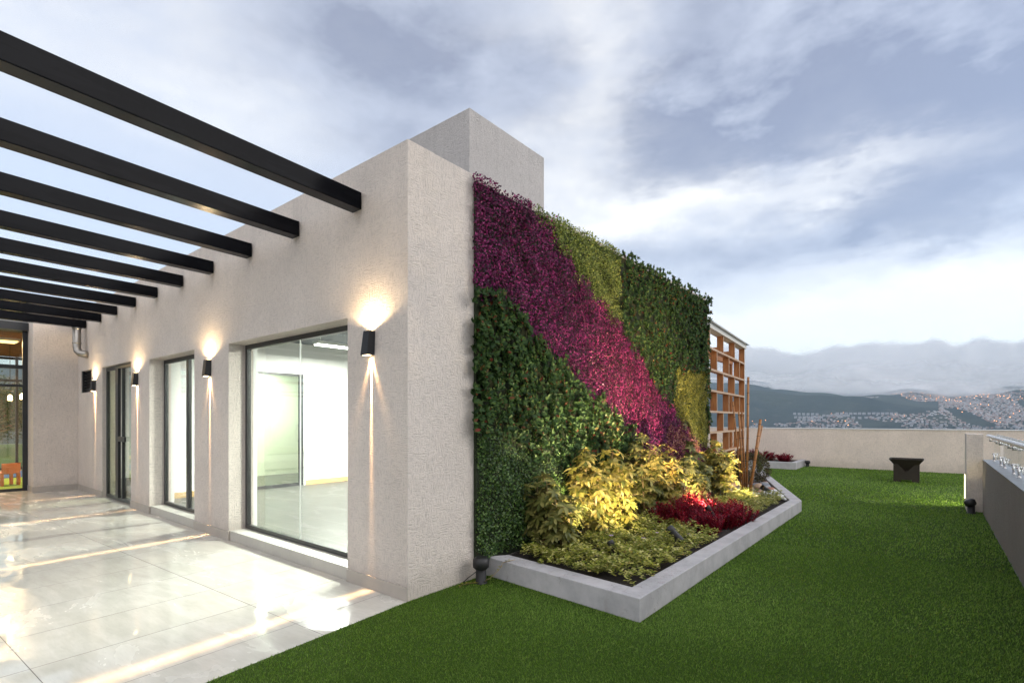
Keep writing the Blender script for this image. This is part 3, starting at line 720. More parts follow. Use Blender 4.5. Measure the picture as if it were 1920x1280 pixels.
patch('glossy_foliage', DGR, 430, .052, .026, M['glossy'], .085, rnd=True, cluster=7, seed=4, lab='dark glossy leaves at the upper right of the green wall')
patch('yellow_foliage', YEL_, 8000, .032, .016, M['yellow'], .11, seed=5)
patch('glossy_foliage', DGL, 540, .058, .030, M['glossy'], .10, rnd=True, cluster=7, seed=6, lab='broad dark glossy leaves at the lower left of the green wall')
patch('boxwood_foliage', BOXP, 6500, .028, .018, M['boxleaf'], .10, seed=7)
patch('warm_lit_foliage', WLT, 3600, .034, .018, M['warmlit'], .12, seed=8)
patch('plum_foliage', PLM, 4200, .034, .018, M['plum'], .12, seed=9)

# ------------------------------------------------------------------ planter
SO = .15
pl_out = [(-3.342, 3.712), (-1.665, 3.548), (-1.635, 9.52), (-2.86, 13.02), (-3.5, 14.9), (-3.75, 14.9)]
pl_in = [(-3.20, 3.90), (-1.83, 3.76), (-1.80, 9.47), (-3.02, 12.98), (-3.66, 14.75), (-3.75, 14.75)]
m = MB(); bm = m.bm
zo = .182
VO0 = [bm.verts.new((x, y, 0.001)) for x, y in pl_out]; VO1 = [bm.verts.new((x, y, zo)) for x, y in pl_out]
VI0 = [bm.verts.new((x, y, 0.001)) for x, y in pl_in]; VI1 = [bm.verts.new((x, y, zo)) for x, y in pl_in]
for i in range(len(pl_out) - 1):
    bm.faces.new((VO0[i], VO0[i+1], VO1[i+1], VO1[i])); bm.faces.new((VI0[i+1], VI0[i], VI1[i], VI1[i+1])); bm.faces.new((VO1[i], VO1[i+1], VI1[i+1], VI1[i])); bm.faces.new((VO0[i+1], VO0[i], VI0[i], VI0[i+1]))
bm.faces.new((VO0[0], VO1[0], VI1[0], VI0[0])); bm.faces.new((VO1[-1], VO0[-1], VI0[-1], VI1[-1]))
PLT = m.build('planter', M['planter'], None, bevel=.006); tag(PLT, 'low grey concrete planter kerb angled around the plant bed beside the green wall', 'planter')
# soil as a bumpy sheet
def soil(name, poly, z, parent, step=.09, amp=.02, seed=0):
    xs_ = np.arange(min(p[0] for p in poly), max(p[0] for p in poly) + step, step); ys_ = np.arange(min(p[1] for p in poly), max(p[1] for p in poly) + step, step)
    rg = np.random.default_rng(seed); X_, Y_ = np.meshgrid(xs_, ys_); Z_ = z + rg.normal(0, amp * .4, X_.shape) + amp * np.sin(X_ * 6) * np.cos(Y_ * 5)
    ny, nx = X_.shape; idx = np.arange(nx * ny).reshape(ny, nx)
    q = np.stack([idx[:-1, :-1], idx[:-1, 1:], idx[1:, 1:], idx[1:, :-1]], -1).reshape(-1, 4)
    V = np.stack([X_, Y_, Z_], -1).reshape(-1, 3); c = V[q].mean(1); k = inside(poly, c[:, 0], c[:, 1])
    me = mesh_np(name, V, quads=q[k]); return link(name, me, M['soil'], parent)
soil('soil', [(-3.34, 3.80), (-1.75, 3.68), (-1.72, 9.5), (-2.95, 13.0), (-3.6, 14.85), (-3.75, 14.85), (-3.75, 10.1), (-3.34, 10.0)], SO - .02, PLT)

# ------------------------------------------------------------------ umbrella plants
def umbrella_plant(base, height, radius, label, seed, mat='scheff', stems=6, whorls=15):
    radius *= 1.2; stems += 6; whorls += 5; base = Vector(base)
    rg = np.random.default_rng(seed); r = thing('umbrella_plant', label, 'shrub', tuple(base), group='umbrella plants in the bed')
    st = MB(); P, D, N, L, Wd = [], [], [], [], []
    for s_ in range(stems):
        a = rg.uniform(0, 6.28); rr = radius * math.sqrt(rg.uniform(0, 1)) * .75; h = height * (1 - .45 * (rr / radius) ** 1.3) * rg.uniform(.85, 1.0)
        if s_ == 0: rr = radius * .08; h = height
        b0 = Vector((rg.normal(0, .06), rg.normal(0, .06), 0)); tip = Vector((rr * math.cos(a), rr * math.sin(a), h - .05))
        mid = (b0 + tip) / 2 + Vector((math.cos(a), math.sin(a), 0)) * radius * .12
        pts = [b0.lerp(mid, .0), b0.lerp(mid, .5), mid, mid.lerp(tip, .5), tip]
        st.tube(pts, [.013, .011, .009, .007, .004], 6)
        def along(u):
            u = u * 4; i = min(3, int(u)); return pts[i].lerp(pts[i + 1], u - i)
        nw = int(whorls * (h / height) * rg.uniform(.85, 1.2))
        for w_ in range(nw):
            u = .22 + .78 * (w_ + rg.uniform(0, .8)) / nw; o = along(min(u, 1))
            pa = w_ * 2.4 + rg.uniform(-.4, .4); pl = rg.uniform(.07, .17) * (1.25 - .5 * u)
            pd = Vector((math.cos(pa), math.sin(pa), rg.uniform(.15, .7))).normalized(); c = o + pd * pl
            st.tube([o, c], [.003, .002], 4, cap=False)
            nl = int(rg.integers(7, 10)); ax = (pd * .75 + Vector((0, 0, .75))).normalized()
            t1 = ax.orthogonal().normalized(); t2 = ax.cross(t1); size = rg.uniform(.75, 1.15)
            for k in range(nl):
                q = 2 * math.pi * k / nl + rg.uniform(-.15, .15); dd = t1 * math.cos(q) + t2 * math.sin(q) + ax * rg.uniform(-.25, .35)
                P.append(c); D.append(dd); N.append(ax); L.append(.104 * size * rg.uniform(.8, 1.15)); Wd.append(.040 * size)
    st.build('stem', M['stem'], r)
    me = leaf_mesh('leaves', np.array([tuple(p) for p in P]), np.array([tuple(d) for d in D]), np.array([tuple(n_) for n_ in N]), np.array(L), np.array(Wd), True, .10, .28)
    link('leaves', me, M[mat], r); return r
for px, dp, h, rr, mt, lb, sd_, ns in (
    (1012, 5.42, .80, .37, 'scheffg', 'wide olive umbrella plant at the near left end of the bed', 21, 11),
    (1086, 6.0, 1.06, .21, 'scheff', 'tall brightly lit golden umbrella plant second from the near end', 22, 7),
    (1152, 6.25, 1.04, .22, 'scheff', 'golden umbrella plant with pale top, third from the near end', 23, 8),
    (1205, 6.95, 1.22, .30, 'scheffg', 'dimmer green umbrella plant behind the golden ones against the magenta foliage', 24, 9),
    (1250, 7.15, 1.02, .30, 'scheff', 'umbrella plant directly behind the crimson plants', 25, 9),
    (1296, 8.35, 1.02, .28, 'scheffg', 'green umbrella plant below the yellow part of the green wall', 26, 8),
    (1345, 8.75, 1.06, .36, 'scheff', 'bright yellow umbrella plant farthest along the bed before the bamboo poles', 27, 11),
    (1290, 7.6, .85, .25, 'scheffg', 'smaller umbrella plant tucked between the crimson plants and the wall', 28, 6)):
    p = Wp(px, dp, SO - .03); p.x = max(p.x, -3.08); umbrella_plant(p, h, rr, lb, sd_, mt, ns)

# crimson plants
def crimson(base, h, rr, label, seed, group, par_scale=1.0):
    if par_scale == 1: h *= 1.5; rr *= 1.25
    rg = np.random.default_rng(seed); n = 36; P, D, N, L = [], [], [], []
    r = thing('crimson_plant', label, 'plant', tuple(base), group=group); st = MB()
    for s_ in range(n):
        a = rg.uniform(0, 6.28); q = math.sqrt(rg.uniform(0, 1)) * rr; hh = h * rg.uniform(.6, 1.0) * (1 - .35 * q / rr)
        b0 = Vector((q * .5 * math.cos(a), q * .5 * math.sin(a), 0)); tp = Vector((q * math.cos(a), q * math.sin(a), hh)); st.tube([b0, tp], [.004, .002], 4, cap=False)
        for k in range(26):
            u = .15 + .85 * k / 25; c = b0.lerp(tp, u); f = k * 2.4 + rg.uniform(-.3, .3); e = .2 + .9 * u
            P.append(tuple(c)); D.append((math.cos(f), math.sin(f), e)); N.append((-math.cos(f) * .5, -math.sin(f) * .5, 1)); L.append(rg.uniform(.035, .06) * par_scale)
    st.build('stem', M['red'], r); L = np.array(L)
    link('leaves', leaf_mesh('leaves', np.array(P), np.array(D), np.array(N), L, L * .36), M['red'], r)
k = 0
CRL = ('crimson plant at the near left of the red clump, next to the pale ground cover', 'crimson plant under the golden umbrella plants, left of the brightly lit one', 'tall brightly lit crimson plant in the middle of the red clump',
       'crimson plant nearest the kerb in the red clump', 'crimson plant glowing from a hidden spotlight', 'crimson plant behind the glowing one', 'crimson plant at the right end of the red clump',
       'crimson plant at the back right of the red clump', 'crimson plant at the back left of the red clump', 'crimson plant low in front beside the ground cover', 'crimson plant between the glowing one and the right end')
for (px, dp, h, rr), lb in zip(((1248, 6.65, .24, .20), (1282, 6.55, .34, .20), (1308, 6.75, .38, .19), (1330, 6.15, .22, .18), (1343, 6.5, .26, .19), (1352, 6.95, .24, .19), (1392, 6.75, .20, .17), (1378, 7.1, .20, .19), (1275, 7.0, .36, .2), (1300, 6.25, .2, .18), (1366, 6.55, .2, .17)), CRL):
    p = Wp(px, dp, SO - .02); k += 1; crimson(p, h, rr, lb, 40 + k, 'crimson plants in the bed')

# variegated ground cover
def cover(name, poly, dens, seed, label, hmax=.12, L=.034):
    rg = np.random.default_rng(seed); xs_ = [p[0] for p in poly]; ys_ = [p[1] for p in poly]
    n = int(dens * (max(xs_) - min(xs_)) * (max(ys_) - min(ys_))); x = rg.uniform(min(xs_), max(xs_), n); y = rg.uniform(min(ys_), max(ys_), n)
    kk = inside(poly, x + rg.normal(0, .04, n), y + rg.normal(0, .04, n)); x, y = x[kk], y[kk]; n = len(x)
    bump_ = .5 + .5 * np.sin(x * 9 + 2 * np.sin(y * 7)) * np.cos(y * 8 + x * 3); c = 6
    z = SO + (.02 + hmax * bump_) * rg.uniform(.25, 1, n)
    P = np.repeat(np.stack([x, y, z], 1), c, 0); ph = np.tile(np.arange(c) * 2.4, n) + np.repeat(rg.uniform(0, 6, n), c)
    P[:, 2] += np.tile(np.arange(c) * .006, n)
    D = np.stack([np.cos(ph), np.sin(ph), rg.uniform(.05, .8, n * c)], 1); N = np.stack([-np.cos(ph) * .4, -np.sin(ph) * .4, np.ones(n * c)], 1)
    Ls = L * rg.uniform(.6, 1.15, n * c); o = link(name, leaf_mesh(name, P, D, N, Ls, Ls * .62, True, .12, .15), M['cover']); tag(o, label, 'ground cover', kind='stuff')
cover('ground_cover', [(-3.15, 4.0), (-2.6, 3.86), (-1.92, 3.82), (-1.85, 4.1), (-1.83, 6.0), (-2.2, 6.05), (-2.45, 6.3), (-2.95, 6.1), (-3.0, 4.9), (-3.1, 4.4)], 900, 60, 'pale variegated ground cover filling the near corner of the bed', .17, .037)
cover('ground_cover', [(-1.87, 6.9), (-1.85, 9.35), (-2.0, 9.7), (-2.4, 9.75), (-2.75, 9.3), (-2.7, 8.4), (-2.5, 7.4), (-2.1, 6.85)], 850, 61, 'pale variegated ground cover between the crimson plants and the stones', .16)
for i, (px, py, dp) in enumerate(((1146, 1003, 5.2), (1118, 1041, 4.9), (1233, 998, 5.5), (1290, 1000, 5.7), (1206, 1008, 5.3))):
    z = HC - (py - 786) * dp / 969; p = Wp(px, dp, z); f = MB()
    for q in range(5):
        a = q * 1.2566; f.prism([(p.x, p.y), (p.x + .02 * math.cos(a - .35), p.y + .02 * math.sin(a - .35)), (p.x + .026 * math.cos(a), p.y + .026 * math.sin(a)), (p.x + .02 * math.cos(a + .35), p.y + .02 * math.sin(a + .35))], p.z, p.z + .002)
    o = f.build('flower', M['petal']); tag(o, 'tiny lilac five petal flower in the pale ground cover', 'flower', 'lilac flowers in the ground cover')

# round box shrub
def leafball(name, c, r, label, cat, mat, n=7000, L=.028, seed=3, squash=.92):
    rg = np.random.default_rng(seed); t_ = thing(name, label, cat, (c.x, c.y, SO - .02))
    d = nrm(rg.normal(0, 1, (n, 3))); lump = 1 + .06 * np.sin(d[:, 0] * 9) * np.cos(d[:, 1] * 8 + d[:, 2] * 5)
    P = d * (r * lump * rg.uniform(.80, 1.02, n))[:, None]; P[:, 2] = P[:, 2] * squash + (c.z - SO + .02); k = P[:, 2] > .03
    D = d + rg.normal(0, .6, (n, 3)); N = d + rg.normal(0, .5, (n, 3))
    link('leaves', leaf_mesh('leaves', P[k], D[k], N[k], L * rg.uniform(.7, 1.2, k.sum()), L * .55), M[mat], t_)
    MB().tube([(0, 0, 0), (0, 0, c.z - SO)], [.03, .015], 8).build('stem', M['stem'], t_)
leafball('box_shrub', Wp(1407, 11.0, .45), .38, 'round clipped brownish box shrub behind the bamboo poles', 'shrub', 'ballleaf')
leafball('box_shrub', Wp(1372, 11.4, .36), .26, 'small green shrub at the foot of the timber lattice', 'shrub', 'glossy', 2500, .05, 9)

# bamboo poles
def bam_mat():
    t = NT('dry_bamboo'); v = t.geo(); n = t.noise(t.vmath('MULTIPLY', v, (30, 30, 2)).outputs[0], 2, 4)
    return t.done(t.pbr(t.mix(t.smooth(n, .3, .7), (.42, .20, .07), (.26, .11, .035)), .4, 0, None, .4))
BMM = bam_mat(); BND = simple('bamboo_joint', (.13, .06, .025), .6)
for (pt, zt, pb, dp, rr, lb) in (((1403), 2.275, 1399.5, 9.40, .022, 'tallest upright bamboo pole standing against the white lattice post'),
                             ((1426), 1.50, 1405, 9.32, .026, 'thick bamboo pole leaning right with a dark cut top'),
                             ((1429), 1.38, 1402, 9.50, .016, 'thin bamboo pole leaning right behind the thick one'),
                             ((1374), 1.83, 1391, 9.45, .015, 'thin bamboo pole leaning left, outermost of the left cluster'),
                             ((1385), 1.66, 1394, 9.40, .018, 'shorter bamboo pole in the middle of the left cluster'),
                             ((1391), 1.65, 1397, 9.50, .017, 'shorter bamboo pole at the right of the left cluster')):
    b0 = Wp(pb, dp, SO - .03); t1 = Wp(pt, dp + .05, zt); r = thing('bamboo_pole', lb, 'bamboo pole', tuple(b0), group='bamboo poles stuck in the bed')
    v_ = t1 - b0; MB().tube([Vector((0, 0, 0)), v_ * .5 + Vector((.006, 0, 0)), v_], [rr, rr * .97, rr * .9], 10).build('cane', BMM, r)
    j = MB(); nn = int(v_.length / .21)
    for i in range(1, nn + 1):
        u = i / (nn + .4); c = v_ * u + Vector((.006, 0, 0)) * (1 - abs(2 * u - 1)); j.tube([c - v_.normalized() * .006, c, c + v_.normalized() * .006], [rr * 1.0, rr * 1.14, rr * 1.0], 10)
    j.build('joints', BND, r)['kind'] = 'stuff'

# river stones and white pebbles
def stone(p, s, col, seed, name='river_stone'):
    rg = np.random.default_rng(seed); bm = bmesh.new(); bmesh.ops.create_icosphere(bm, subdivisions=3, radius=1)
    fr = rg.uniform(1.2, 2.6, 3)
    for v in bm.verts:
        c = v.co; k = 1 + .14 * math.sin(c.x * fr[0] + seed) + .12 * math.cos(c.y * fr[1] + c.z * 2)
        v.co = Vector((c.x * s[0], c.y * s[1], c.z * s[2])) * k
    for f in bm.faces: f.smooth = True
    me = bpy.data.meshes.new(name); bm.to_mesh(me); bm.free(); o = link(name, me, col); o.location = p; o.rotation_euler = (0, 0, rg.uniform(0, 3)); return o
STM = [simple('grey_stone', (.22, .22, .23), .6, 0, 14, .4, .2, 30), simple('tan_stone', (.42, .29, .20), .6, 0, 14, .4, .2, 30), simple('red_stone', (.30, .13, .08), .6, 0, 14, .4, .2, 30), simple('blue_grey_stone', (.18, .20, .24), .55, 0, 14, .4, .2, 30)]
bed = [(-1.98, 9.62), (-2.9, 12.4), (-3.3, 12.6), (-3.3, 10.6), (-2.8, 9.6)]
placed = []; rg = np.random.default_rng(5)
for i in range(900):
    x, y = rg.uniform(-3.35, -1.9), rg.uniform(9.6, 12.6)
    if not inside(bed, np.array([x]), np.array([y]))[0] or (y < 10.1 and x > -2.35): continue
    s_ = rg.uniform(.05, .15)
    if any(math.hypot(x - a, y - b) < (s_ + c) * .86 for a, b, c in placed): continue
    placed.append((x, y, s_)); ci = int(rg.integers(0, 4))
    o = stone((x, y, SO + s_ * .22), (s_, s_ * rg.uniform(.6, .9), s_ * rg.uniform(.4, .6)), STM[ci], i)
    tag(o, ('grey', 'tan', 'reddish', 'blue grey')[ci] + ' smooth river stone lying in the stony end of the bed', 'stone', ('grey', 'tan', 'reddish', 'blue grey')[ci] + ' river stones at the end of the bed')
    if len(placed) >= 64: break
bm = bmesh.new(); rg = np.random.default_rng(8)
for i in range(420):
    u, v = rg.uniform(0, 1), rg.uniform(0, 1); p0 = Vector((-1.86, 9.5)); p1 = Vector((-2.25, 10.6)); p2 = Vector((-2.5, 9.75))
    if u + v > 1: u, v = 1 - u, 1 - v
    q = p0 + (p1 - p0) * u + (p2 - p0) * v
    mt = Matrix.Translation((q.x, q.y, SO + .02 + rg.uniform(0, .03))) @ Matrix.Rotation(rg.uniform(0, 3), 4, 'Z') @ Matrix.Diagonal((.030, .022, .015, 1))
    bmesh.ops.create_icosphere(bm, subdivisions=1, radius=1, matrix=mt)
me = bpy.data.meshes.new('white_pebbles'); bm.to_mesh(me); bm.free(); o = link('white_pebbles', me, simple('white_pebble', (.78, .79, .82), .5, 0, 20, .05)); tag(o, 'patch of small white pebbles at the kerb corner', 'pebbles', kind='stuff')

# ------------------------------------------------------------------ spotlights of the garden
def aim(o, src, dst):
    d = Vector(dst) - Vector(src); o.rotation_euler = d.to_track_quat('-Z', 'Y').to_euler()
def spike(base, target, energy, size, label, h=.16, s=1.0, col=(1, .80, .47), fixture=True):
    base = Vector(base); target = Vector(target)
    r = thing('garden_spotlight', label, 'spotlight', tuple(base), group='small black spotlights in the bed')
    d = (target - (base + Vector((0, 0, h)))).normalized(); c = Vector((0, 0, h))
    MB().tube([(0, 0, -.06), (0, 0, h - .02)], [.006, .009], 8).build('spike', M['plastic'], r)
    hd = MB(); hd.tube([c - d * .075 * s, c - d * .07 * s, c + d * .03 * s, c + d * .032 * s, c + d * .07 * s], [.020 * s, .026 * s, .028 * s, .034 * s, .034 * s], 18, cap=False); hd.tube([c + d * .050 * s, c + d * .053 * s], .033 * s, 18); hd.tube([c - d * .076 * s, c - d * .075 * s], .020 * s, 14)
    hd.build('head', M['plastic'], r)
    l = spot('beam_light', r, (0, 0, 0), (0, 0, 0), energy, col, size, .9, .02); l.location = c + d * (.075 * s + .01); aim(l, c, c + d); return r
spike(Wp(1266, 5.30, SO - .02), (-3.30, 5.6, 1.15), 230, 105, 'black spotlight leaning over the ground cover, nearest the camera', .19, 1.35)
spike(Wp(1436, 8.9, SO - .02), (-3.2, 8.0, 1.2), 420, 110, 'black spotlight in the far ground cover by the kerb', .17, 1.3)
spike(Wp(1338, 6.75, SO - .04), (-3.3, 7.3, 1.5), 330, 120, 'hidden spotlight among the crimson plants', .09, col=(1, .72, .40))
spike(Wp(1150, 5.0, SO - .02), (-3.3, 4.8, 1.3), 170, 100, 'spotlight hidden low in the ground cover aimed at the boxwood leaves', .13)

spike(Wp(1332, 6.3, SO - .03), (-3.3, 6.6, 1.9), 620, 72, 'spotlight hidden at the kerb side of the crimson plants', .26, col=(1, .60, .32))
# ------------------------------------------------------------------ black post lights
def postlight(loc, h, label, tilt=0.0, rz=0.0, light=None):
    r = thing('post_light', label, 'garden light', loc, rz, group='short black post lights on the turf')
    m = MB(); m.tube([(0, 0, 0), (0, 0, .012), (0, 0, .013), (0, 0, h * .62)], [.058, .058, .048, .048], 18); m.build('body', M['plastic'], r)
    Mx = Matrix.Translation((0, 0, h * .62)) @ Matrix.Rotation(tilt, 4, 'Y')
    m = MB(); m.tube([Mx @ Vector(p) for p in ((0, 0, -.02), (0, 0, 0), (0, 0, h * .30), (0, 0, h * .38))], [.052, .074, .074, .050], 18); m.build('head', M['plastic'], r)
    return r
p1 = postlight((-3.20, 3.50, .002), .24, 'black post light by the wall corner and the near end of the planter')
postlight((-3.02, 18.55, .002), .20, 'small black post light far back beside the far planter')
p3 = postlight((.50, 10.98, .002), .23, 'black post light with tilted head at the foot of the grey pillar', rad(22), rad(180))
c = MB(); c.tube([(-3.25, 3.49, .10), (-3.30, 3.44, .05), (-3.335, 3.40, .006)], .004, 6); o = c.build('cable', M['plastic']); tag(o, 'short black cable running from the post light to the wall foot', 'cable')

# ------------------------------------------------------------------ trailing vine
VN = thing('trailing_vine', 'thin vine with yellow leaves trailing over the kerb onto the turf', 'vine', (-3.05, 3.75, .18))
pts = [Vector(p) for p in ((.05, .0, .02), (-.02, -.09, .0), (-.04, -.12, -.06), (-.08, -.20, -.13), (-.13, -.27, -.165), (-.19, -.33, -.165), (-.22, -.42, -.162), (-.19, -.49, -.165))]
MB().tube(pts, .0025, 5).build('stem', M['stem'], VN)
rg = np.random.default_rng(3); P, D, N, L = [], [], [], []
for i in range(44):
    u = rg.uniform(0, 6.99) if i > 16 else rg.uniform(4.5, 6.99); a = pts[int(u)].lerp(pts[int(u) + 1], u % 1); f = rg.uniform(0, 6.28)
    P.append(tuple(a + Vector((0, 0, .004)))); D.append((math.cos(f), math.sin(f), .3)); N.append((rg.normal(0, .2), rg.normal(0, .2), 1)); L.append(.028 * rg.uniform(.6, 1.1))
L = np.array(L); link('leaves', leaf_mesh('leaves', np.array(P), np.array(D), np.array(N), L, L * .7, True), M['yellow'], VN)

# ------------------------------------------------------------------ timber lattice
LT = thing('timber_lattice', 'tall open timber shelf lattice with white cap beyond the green wall', 'lattice screen', (-3.36, 10.09, 0), 0)
ld = Vector((-.085, .9964)); Ltot = 3.95; ang = math.atan2(ld.y, ld.x)
LT.rotation_euler = (0, 0, ang)         # local x runs along the lattice, local -y faces the bed
rows = [.38, .80, 1.22, 1.64, 2.06, 2.48, 2.90]; dpth = .13
def lbox(x0, x1, y0, y1, z0, z1): return MB().box(x0, x1, y0, y1, z0, z1)
for z in rows:
    m = MB(); m.box(0, Ltot - .05, -.0, dpth, z, z + .03, 0); m.box(0, Ltot - .05, -.006, 0, z - .004, z + .036, 1); m.build('shelf', [M['wood'], M['woodedge']], LT)
vz = [.13] + rows + [3.30]
for i in range(len(vz) - 1):
    xs_ = [.27, 1.46, 2.66, Ltot - .08] if i % 2 == (len(vz) % 2) else [.87, 2.03, 3.24, Ltot - .08]
    for x in xs_:
        m = MB(); z0 = vz[i] + (.03 if i else 0); z1 = vz[i + 1]
        m.box(x, x + .032, .0, dpth - .002, z0, z1, 0); m.box(x - .003, x + .035, -.005, 0, z0 + .007, z1 - .005, 1); m.build('divider', [M['wood'], M['woodedge']], LT)
m = MB(); m.box(-.0, Ltot + .04, -.03, dpth + .03, 3.30, 3.40); m.build('top_beam', simple('off_white_steel', (.62, .60, .56), .5, 0, 5, .12), LT)
m = MB(); m.box(-.0, Ltot + .12, -.09, dpth + .10, 3.402, 3.425); m.build('cap', M['steel'], LT)
m = MB(); m.box(Ltot - .05, Ltot + .02, .0, .10, .05, 3.298); m.build('post', simple('off_white_post', (.58, .57, .55), .5, 0, 5, .12), LT)
# timber roof frame behind the lattice
TP = thing('timber_pergola', 'brown timber roof frame seen through the top cells of the lattice', 'pergola', (-3.9, 10.6, 0), 0)
for i in range(4): MB().box(-4.2, .0, i * .95, i * .95 + .09, 3.05, 3.20).build('rafter', M['wood'], TP)
MB().box(-4.25, -4.15, -.1, 3.2, 2.90, 3.05).build('beam', M['wood'], TP); MB().box(-.12, -.02, -.1, 3.2, 2.90, 3.05).build('beam', M['wood'], TP)
for x, y in ((-4.2, 0), (-4.2, 3.1), (-.07, 3.14)): MB().box(x - .045, x + .045, y - .045, y + .045, 0, 2.90).build('post', M['wood'], TP)

# sword-leaved plants behind the lattice
def sword(p, label, seed, h=.75, n=26):
    rg = np.random.default_rng(seed); r = thing('sword_plant', label, 'plant', tuple(p), group='sword leaved plants near the lattice'); P, D, N, L = [], [], [], []
    V, Q = [], []
    for i in range(n):
        a = rg.uniform(0, 6.28); lean = rg.uniform(.15, .9); hh = h * rg.uniform(.6, 1); wd = rg.uniform(.018, .028); dr = Vector((math.cos(a), math.sin(a), 0)); sd_ = Vector((-dr.y, dr.x, 0))
        b_ = len(V)
        for k in range(6):
            u = k / 5; c = dr * (lean * hh * u * u * .8) + Vector((0, 0, hh * (u - .35 * lean * u * u))); ww = wd * (1 - u ** 2.2) + .001
            V += [tuple(c - sd_ * ww), tuple(c + sd_ * ww)]
            if k: Q.append((b_ + 2*k - 2, b_ + 2*k - 1, b_ + 2*k + 1, b_ + 2*k))
    link('leaves', mesh_np('leaves', np.array(V), quads=np.array(Q)), M['sword'], r)
sword(Wp(1368, 15.2, .02), 'sword leaved plant seen through the lower lattice cells', 71, 1.15, 34)
sword(Wp(1424, 12.9, .02), 'sword leaved plant right behind the leaning bamboo poles', 72, 1.0, 22)

# ------------------------------------------------------------------ far parapet, far planter
fw = MB(); fw.box(-26, 9, 18.9, 19.12, 0.0, 1.20); fo = fw.build('parapet_wall', M['stucco_warm']); tag(fo, 'cream stucco parapet wall closing the far end of the roof terrace', 'wall')
cp = MB(); cp.box(-26, 9, 18.88, 19.14, 1.202, 1.225); cp.build('coping', simple('pale_coping', (.75, .75, .75), .5, 0, 6, .05), fo)
fp = MB(); fp.box(-12, -3.12, 17.3, 17.45, 0.004, .21); fp.box(-3.27, -3.12, 17.45, 18.895, .004, .21)
FP = fp.build('planter', M['planter'], None, bevel=.004); tag(FP, 'low concrete planter with crimson plants against the far parapet wall', 'planter')
so = MB(); so.box(-12, -3.27, 17.45, 18.895, .02, .18); so.build('soil', M['soil'], FP)
for i in range(11):
    x = -3.55 - i * .47
    lb = 'crimson bush in the far planter, ' + ('at its right end' if i == 0 else 'one of the row behind the lattice')
    crimson(Vector((x, 17.85 + .12 * (i % 2), .17)), .34 + .06 * ((i * 7) % 3 - 1), .27, lb, 90 + i, 'crimson bushes in the far planter', 1.7)

# ------------------------------------------------------------------ right side: pillar, dark wall, balustrade
pw = MB(); pw.box(.455, .66, 11.24, 11.76, 0.0, 1.262); o = o_pillar = pw.build('pillar_wall', M['stucco']); tag(o, 'pale stucco pillar end of the wall at the right edge of the turf', 'wall')
lc = MB(); lc.box(.4500, .4545, 11.70, 11.757, .16, .56); lc.build('light_slot', emit('slot_light', (1, .85, .45), 8), o)
dw = MB(); dw.box(.652, .86, -3.0, 11.238, 0.0, .845); DW = dw.build('low_wall', M['stucco_dark']); tag(DW, 'dark grey rough plaster low wall along the right side carrying the glass rail', 'wall')
cp = MB(); cp.box(.650, .862, -3.0, 11.236, .847, .856); cp.build('coping', simple('slate_coping', (.20, .215, .24), .38, 0, 3, .4, .3, 12), DW)
BL = thing('glass_balustrade', 'glass balustrade with round steel handrail on the dark low wall', 'balustrade', (.76, 0, 0))
MB().tube([(-.045, 11.20, 1.235), (-.045, -2.8, 1.235)], .030, 20).build('handrail', M['steel'], BL)
g = MB()
yy = 11.1
while yy > -2.6:
    g = MB(); g.box(.018, .030, yy - 1.42, yy, .90, 1.27); g.build('glass_panel', M['glass_clear'], BL)
    for yc in (yy - .22, yy - 1.2):
        q = MB(); q.tube([(.0, yc, .856), (.0, yc, .98)], .012, 12); q.tube([(-.022, yc, .965), (.055, yc, .965)], .007, 10); q.tube([(.0, yc, .856), (.0, yc, .862)], .022, 14); q.tube([(.010, yc, .965), (.017, yc, .965)], .016, 12); q.build('stanchion', M['steel'], BL)
        q = MB(); q.tube([(-.045, yc, 1.205), (-.045, yc, 1.165)], .009, 10); q.tube([(-.055, yc, 1.165), (.055, yc, 1.165)], .008, 10); q.tube([(.006, yc, 1.165), (.017, yc, 1.165)], .016, 12); q.build('bracket', M['steel'], BL)
    yy -= 1.45
tl = spot('slot_glow', o_pillar, (.50, 11.80, .56), (0, 0, 0), 34, (1, .88, .40), 150, .5, .03); aim(tl, (.50, 11.80, .56), (-1.2, 13.4, .0))
tl2 = spot('parapet_glow', p3, (0, 0, .26), (0, 0, 0), 1, (1, .85, .5), 100, .8, .03)
tl2.data.energy = 4; tl2.rotation_euler = (rad(180), 0, 0)
# flat roof of the storey beyond the balustrade
o = MB().box(.862, 9, -9, 11.2, -.007, .006).build('neighbour_roof', M['sill']); tag(o, kind='structure')
# back parapet
o = MB().box(-26, 9, -9.2, -9.0, -.4, 1.1).build('parapet_wall', M['stucco']); tag(o, 'plain stucco parapet wall behind the terrace', 'wall')

# ------------------------------------------------------------------ fire pit
FPt = thing('fire_pit', 'dark steel square fire pit bowl on notched plate legs standing on the turf', 'fire pit', (-.455, 15.78, .004), rad(0))
hw, ht = .335, .545
bm = bmesh.new()
def ring(h, z): return [bm.verts.new((sx * h, sy * h, z)) for sx, sy in ((-1, -1), (1, -1), (1, 1), (-1, 1))]
a = ring(hw, ht); b = ring(.14, .27); a2 = ring(hw - .012, ht + .0); b2 = ring(.13, .285)
for i in range(4):
    j = (i + 1) % 4; bm.faces.new((b[i], b[j], a[j], a[i])); bm.faces.new((b2[j], b2[i], a2[i], a2[j])); bm.faces.new((a[i], a[j], a2[j], a2[i]))
bm.faces.new(b[::-1]); bm.faces.new(b2)
me = bpy.data.meshes.new('bowl'); bm.to_mesh(me); bm.free(); link('bowl', me, M['corten'], FPt)
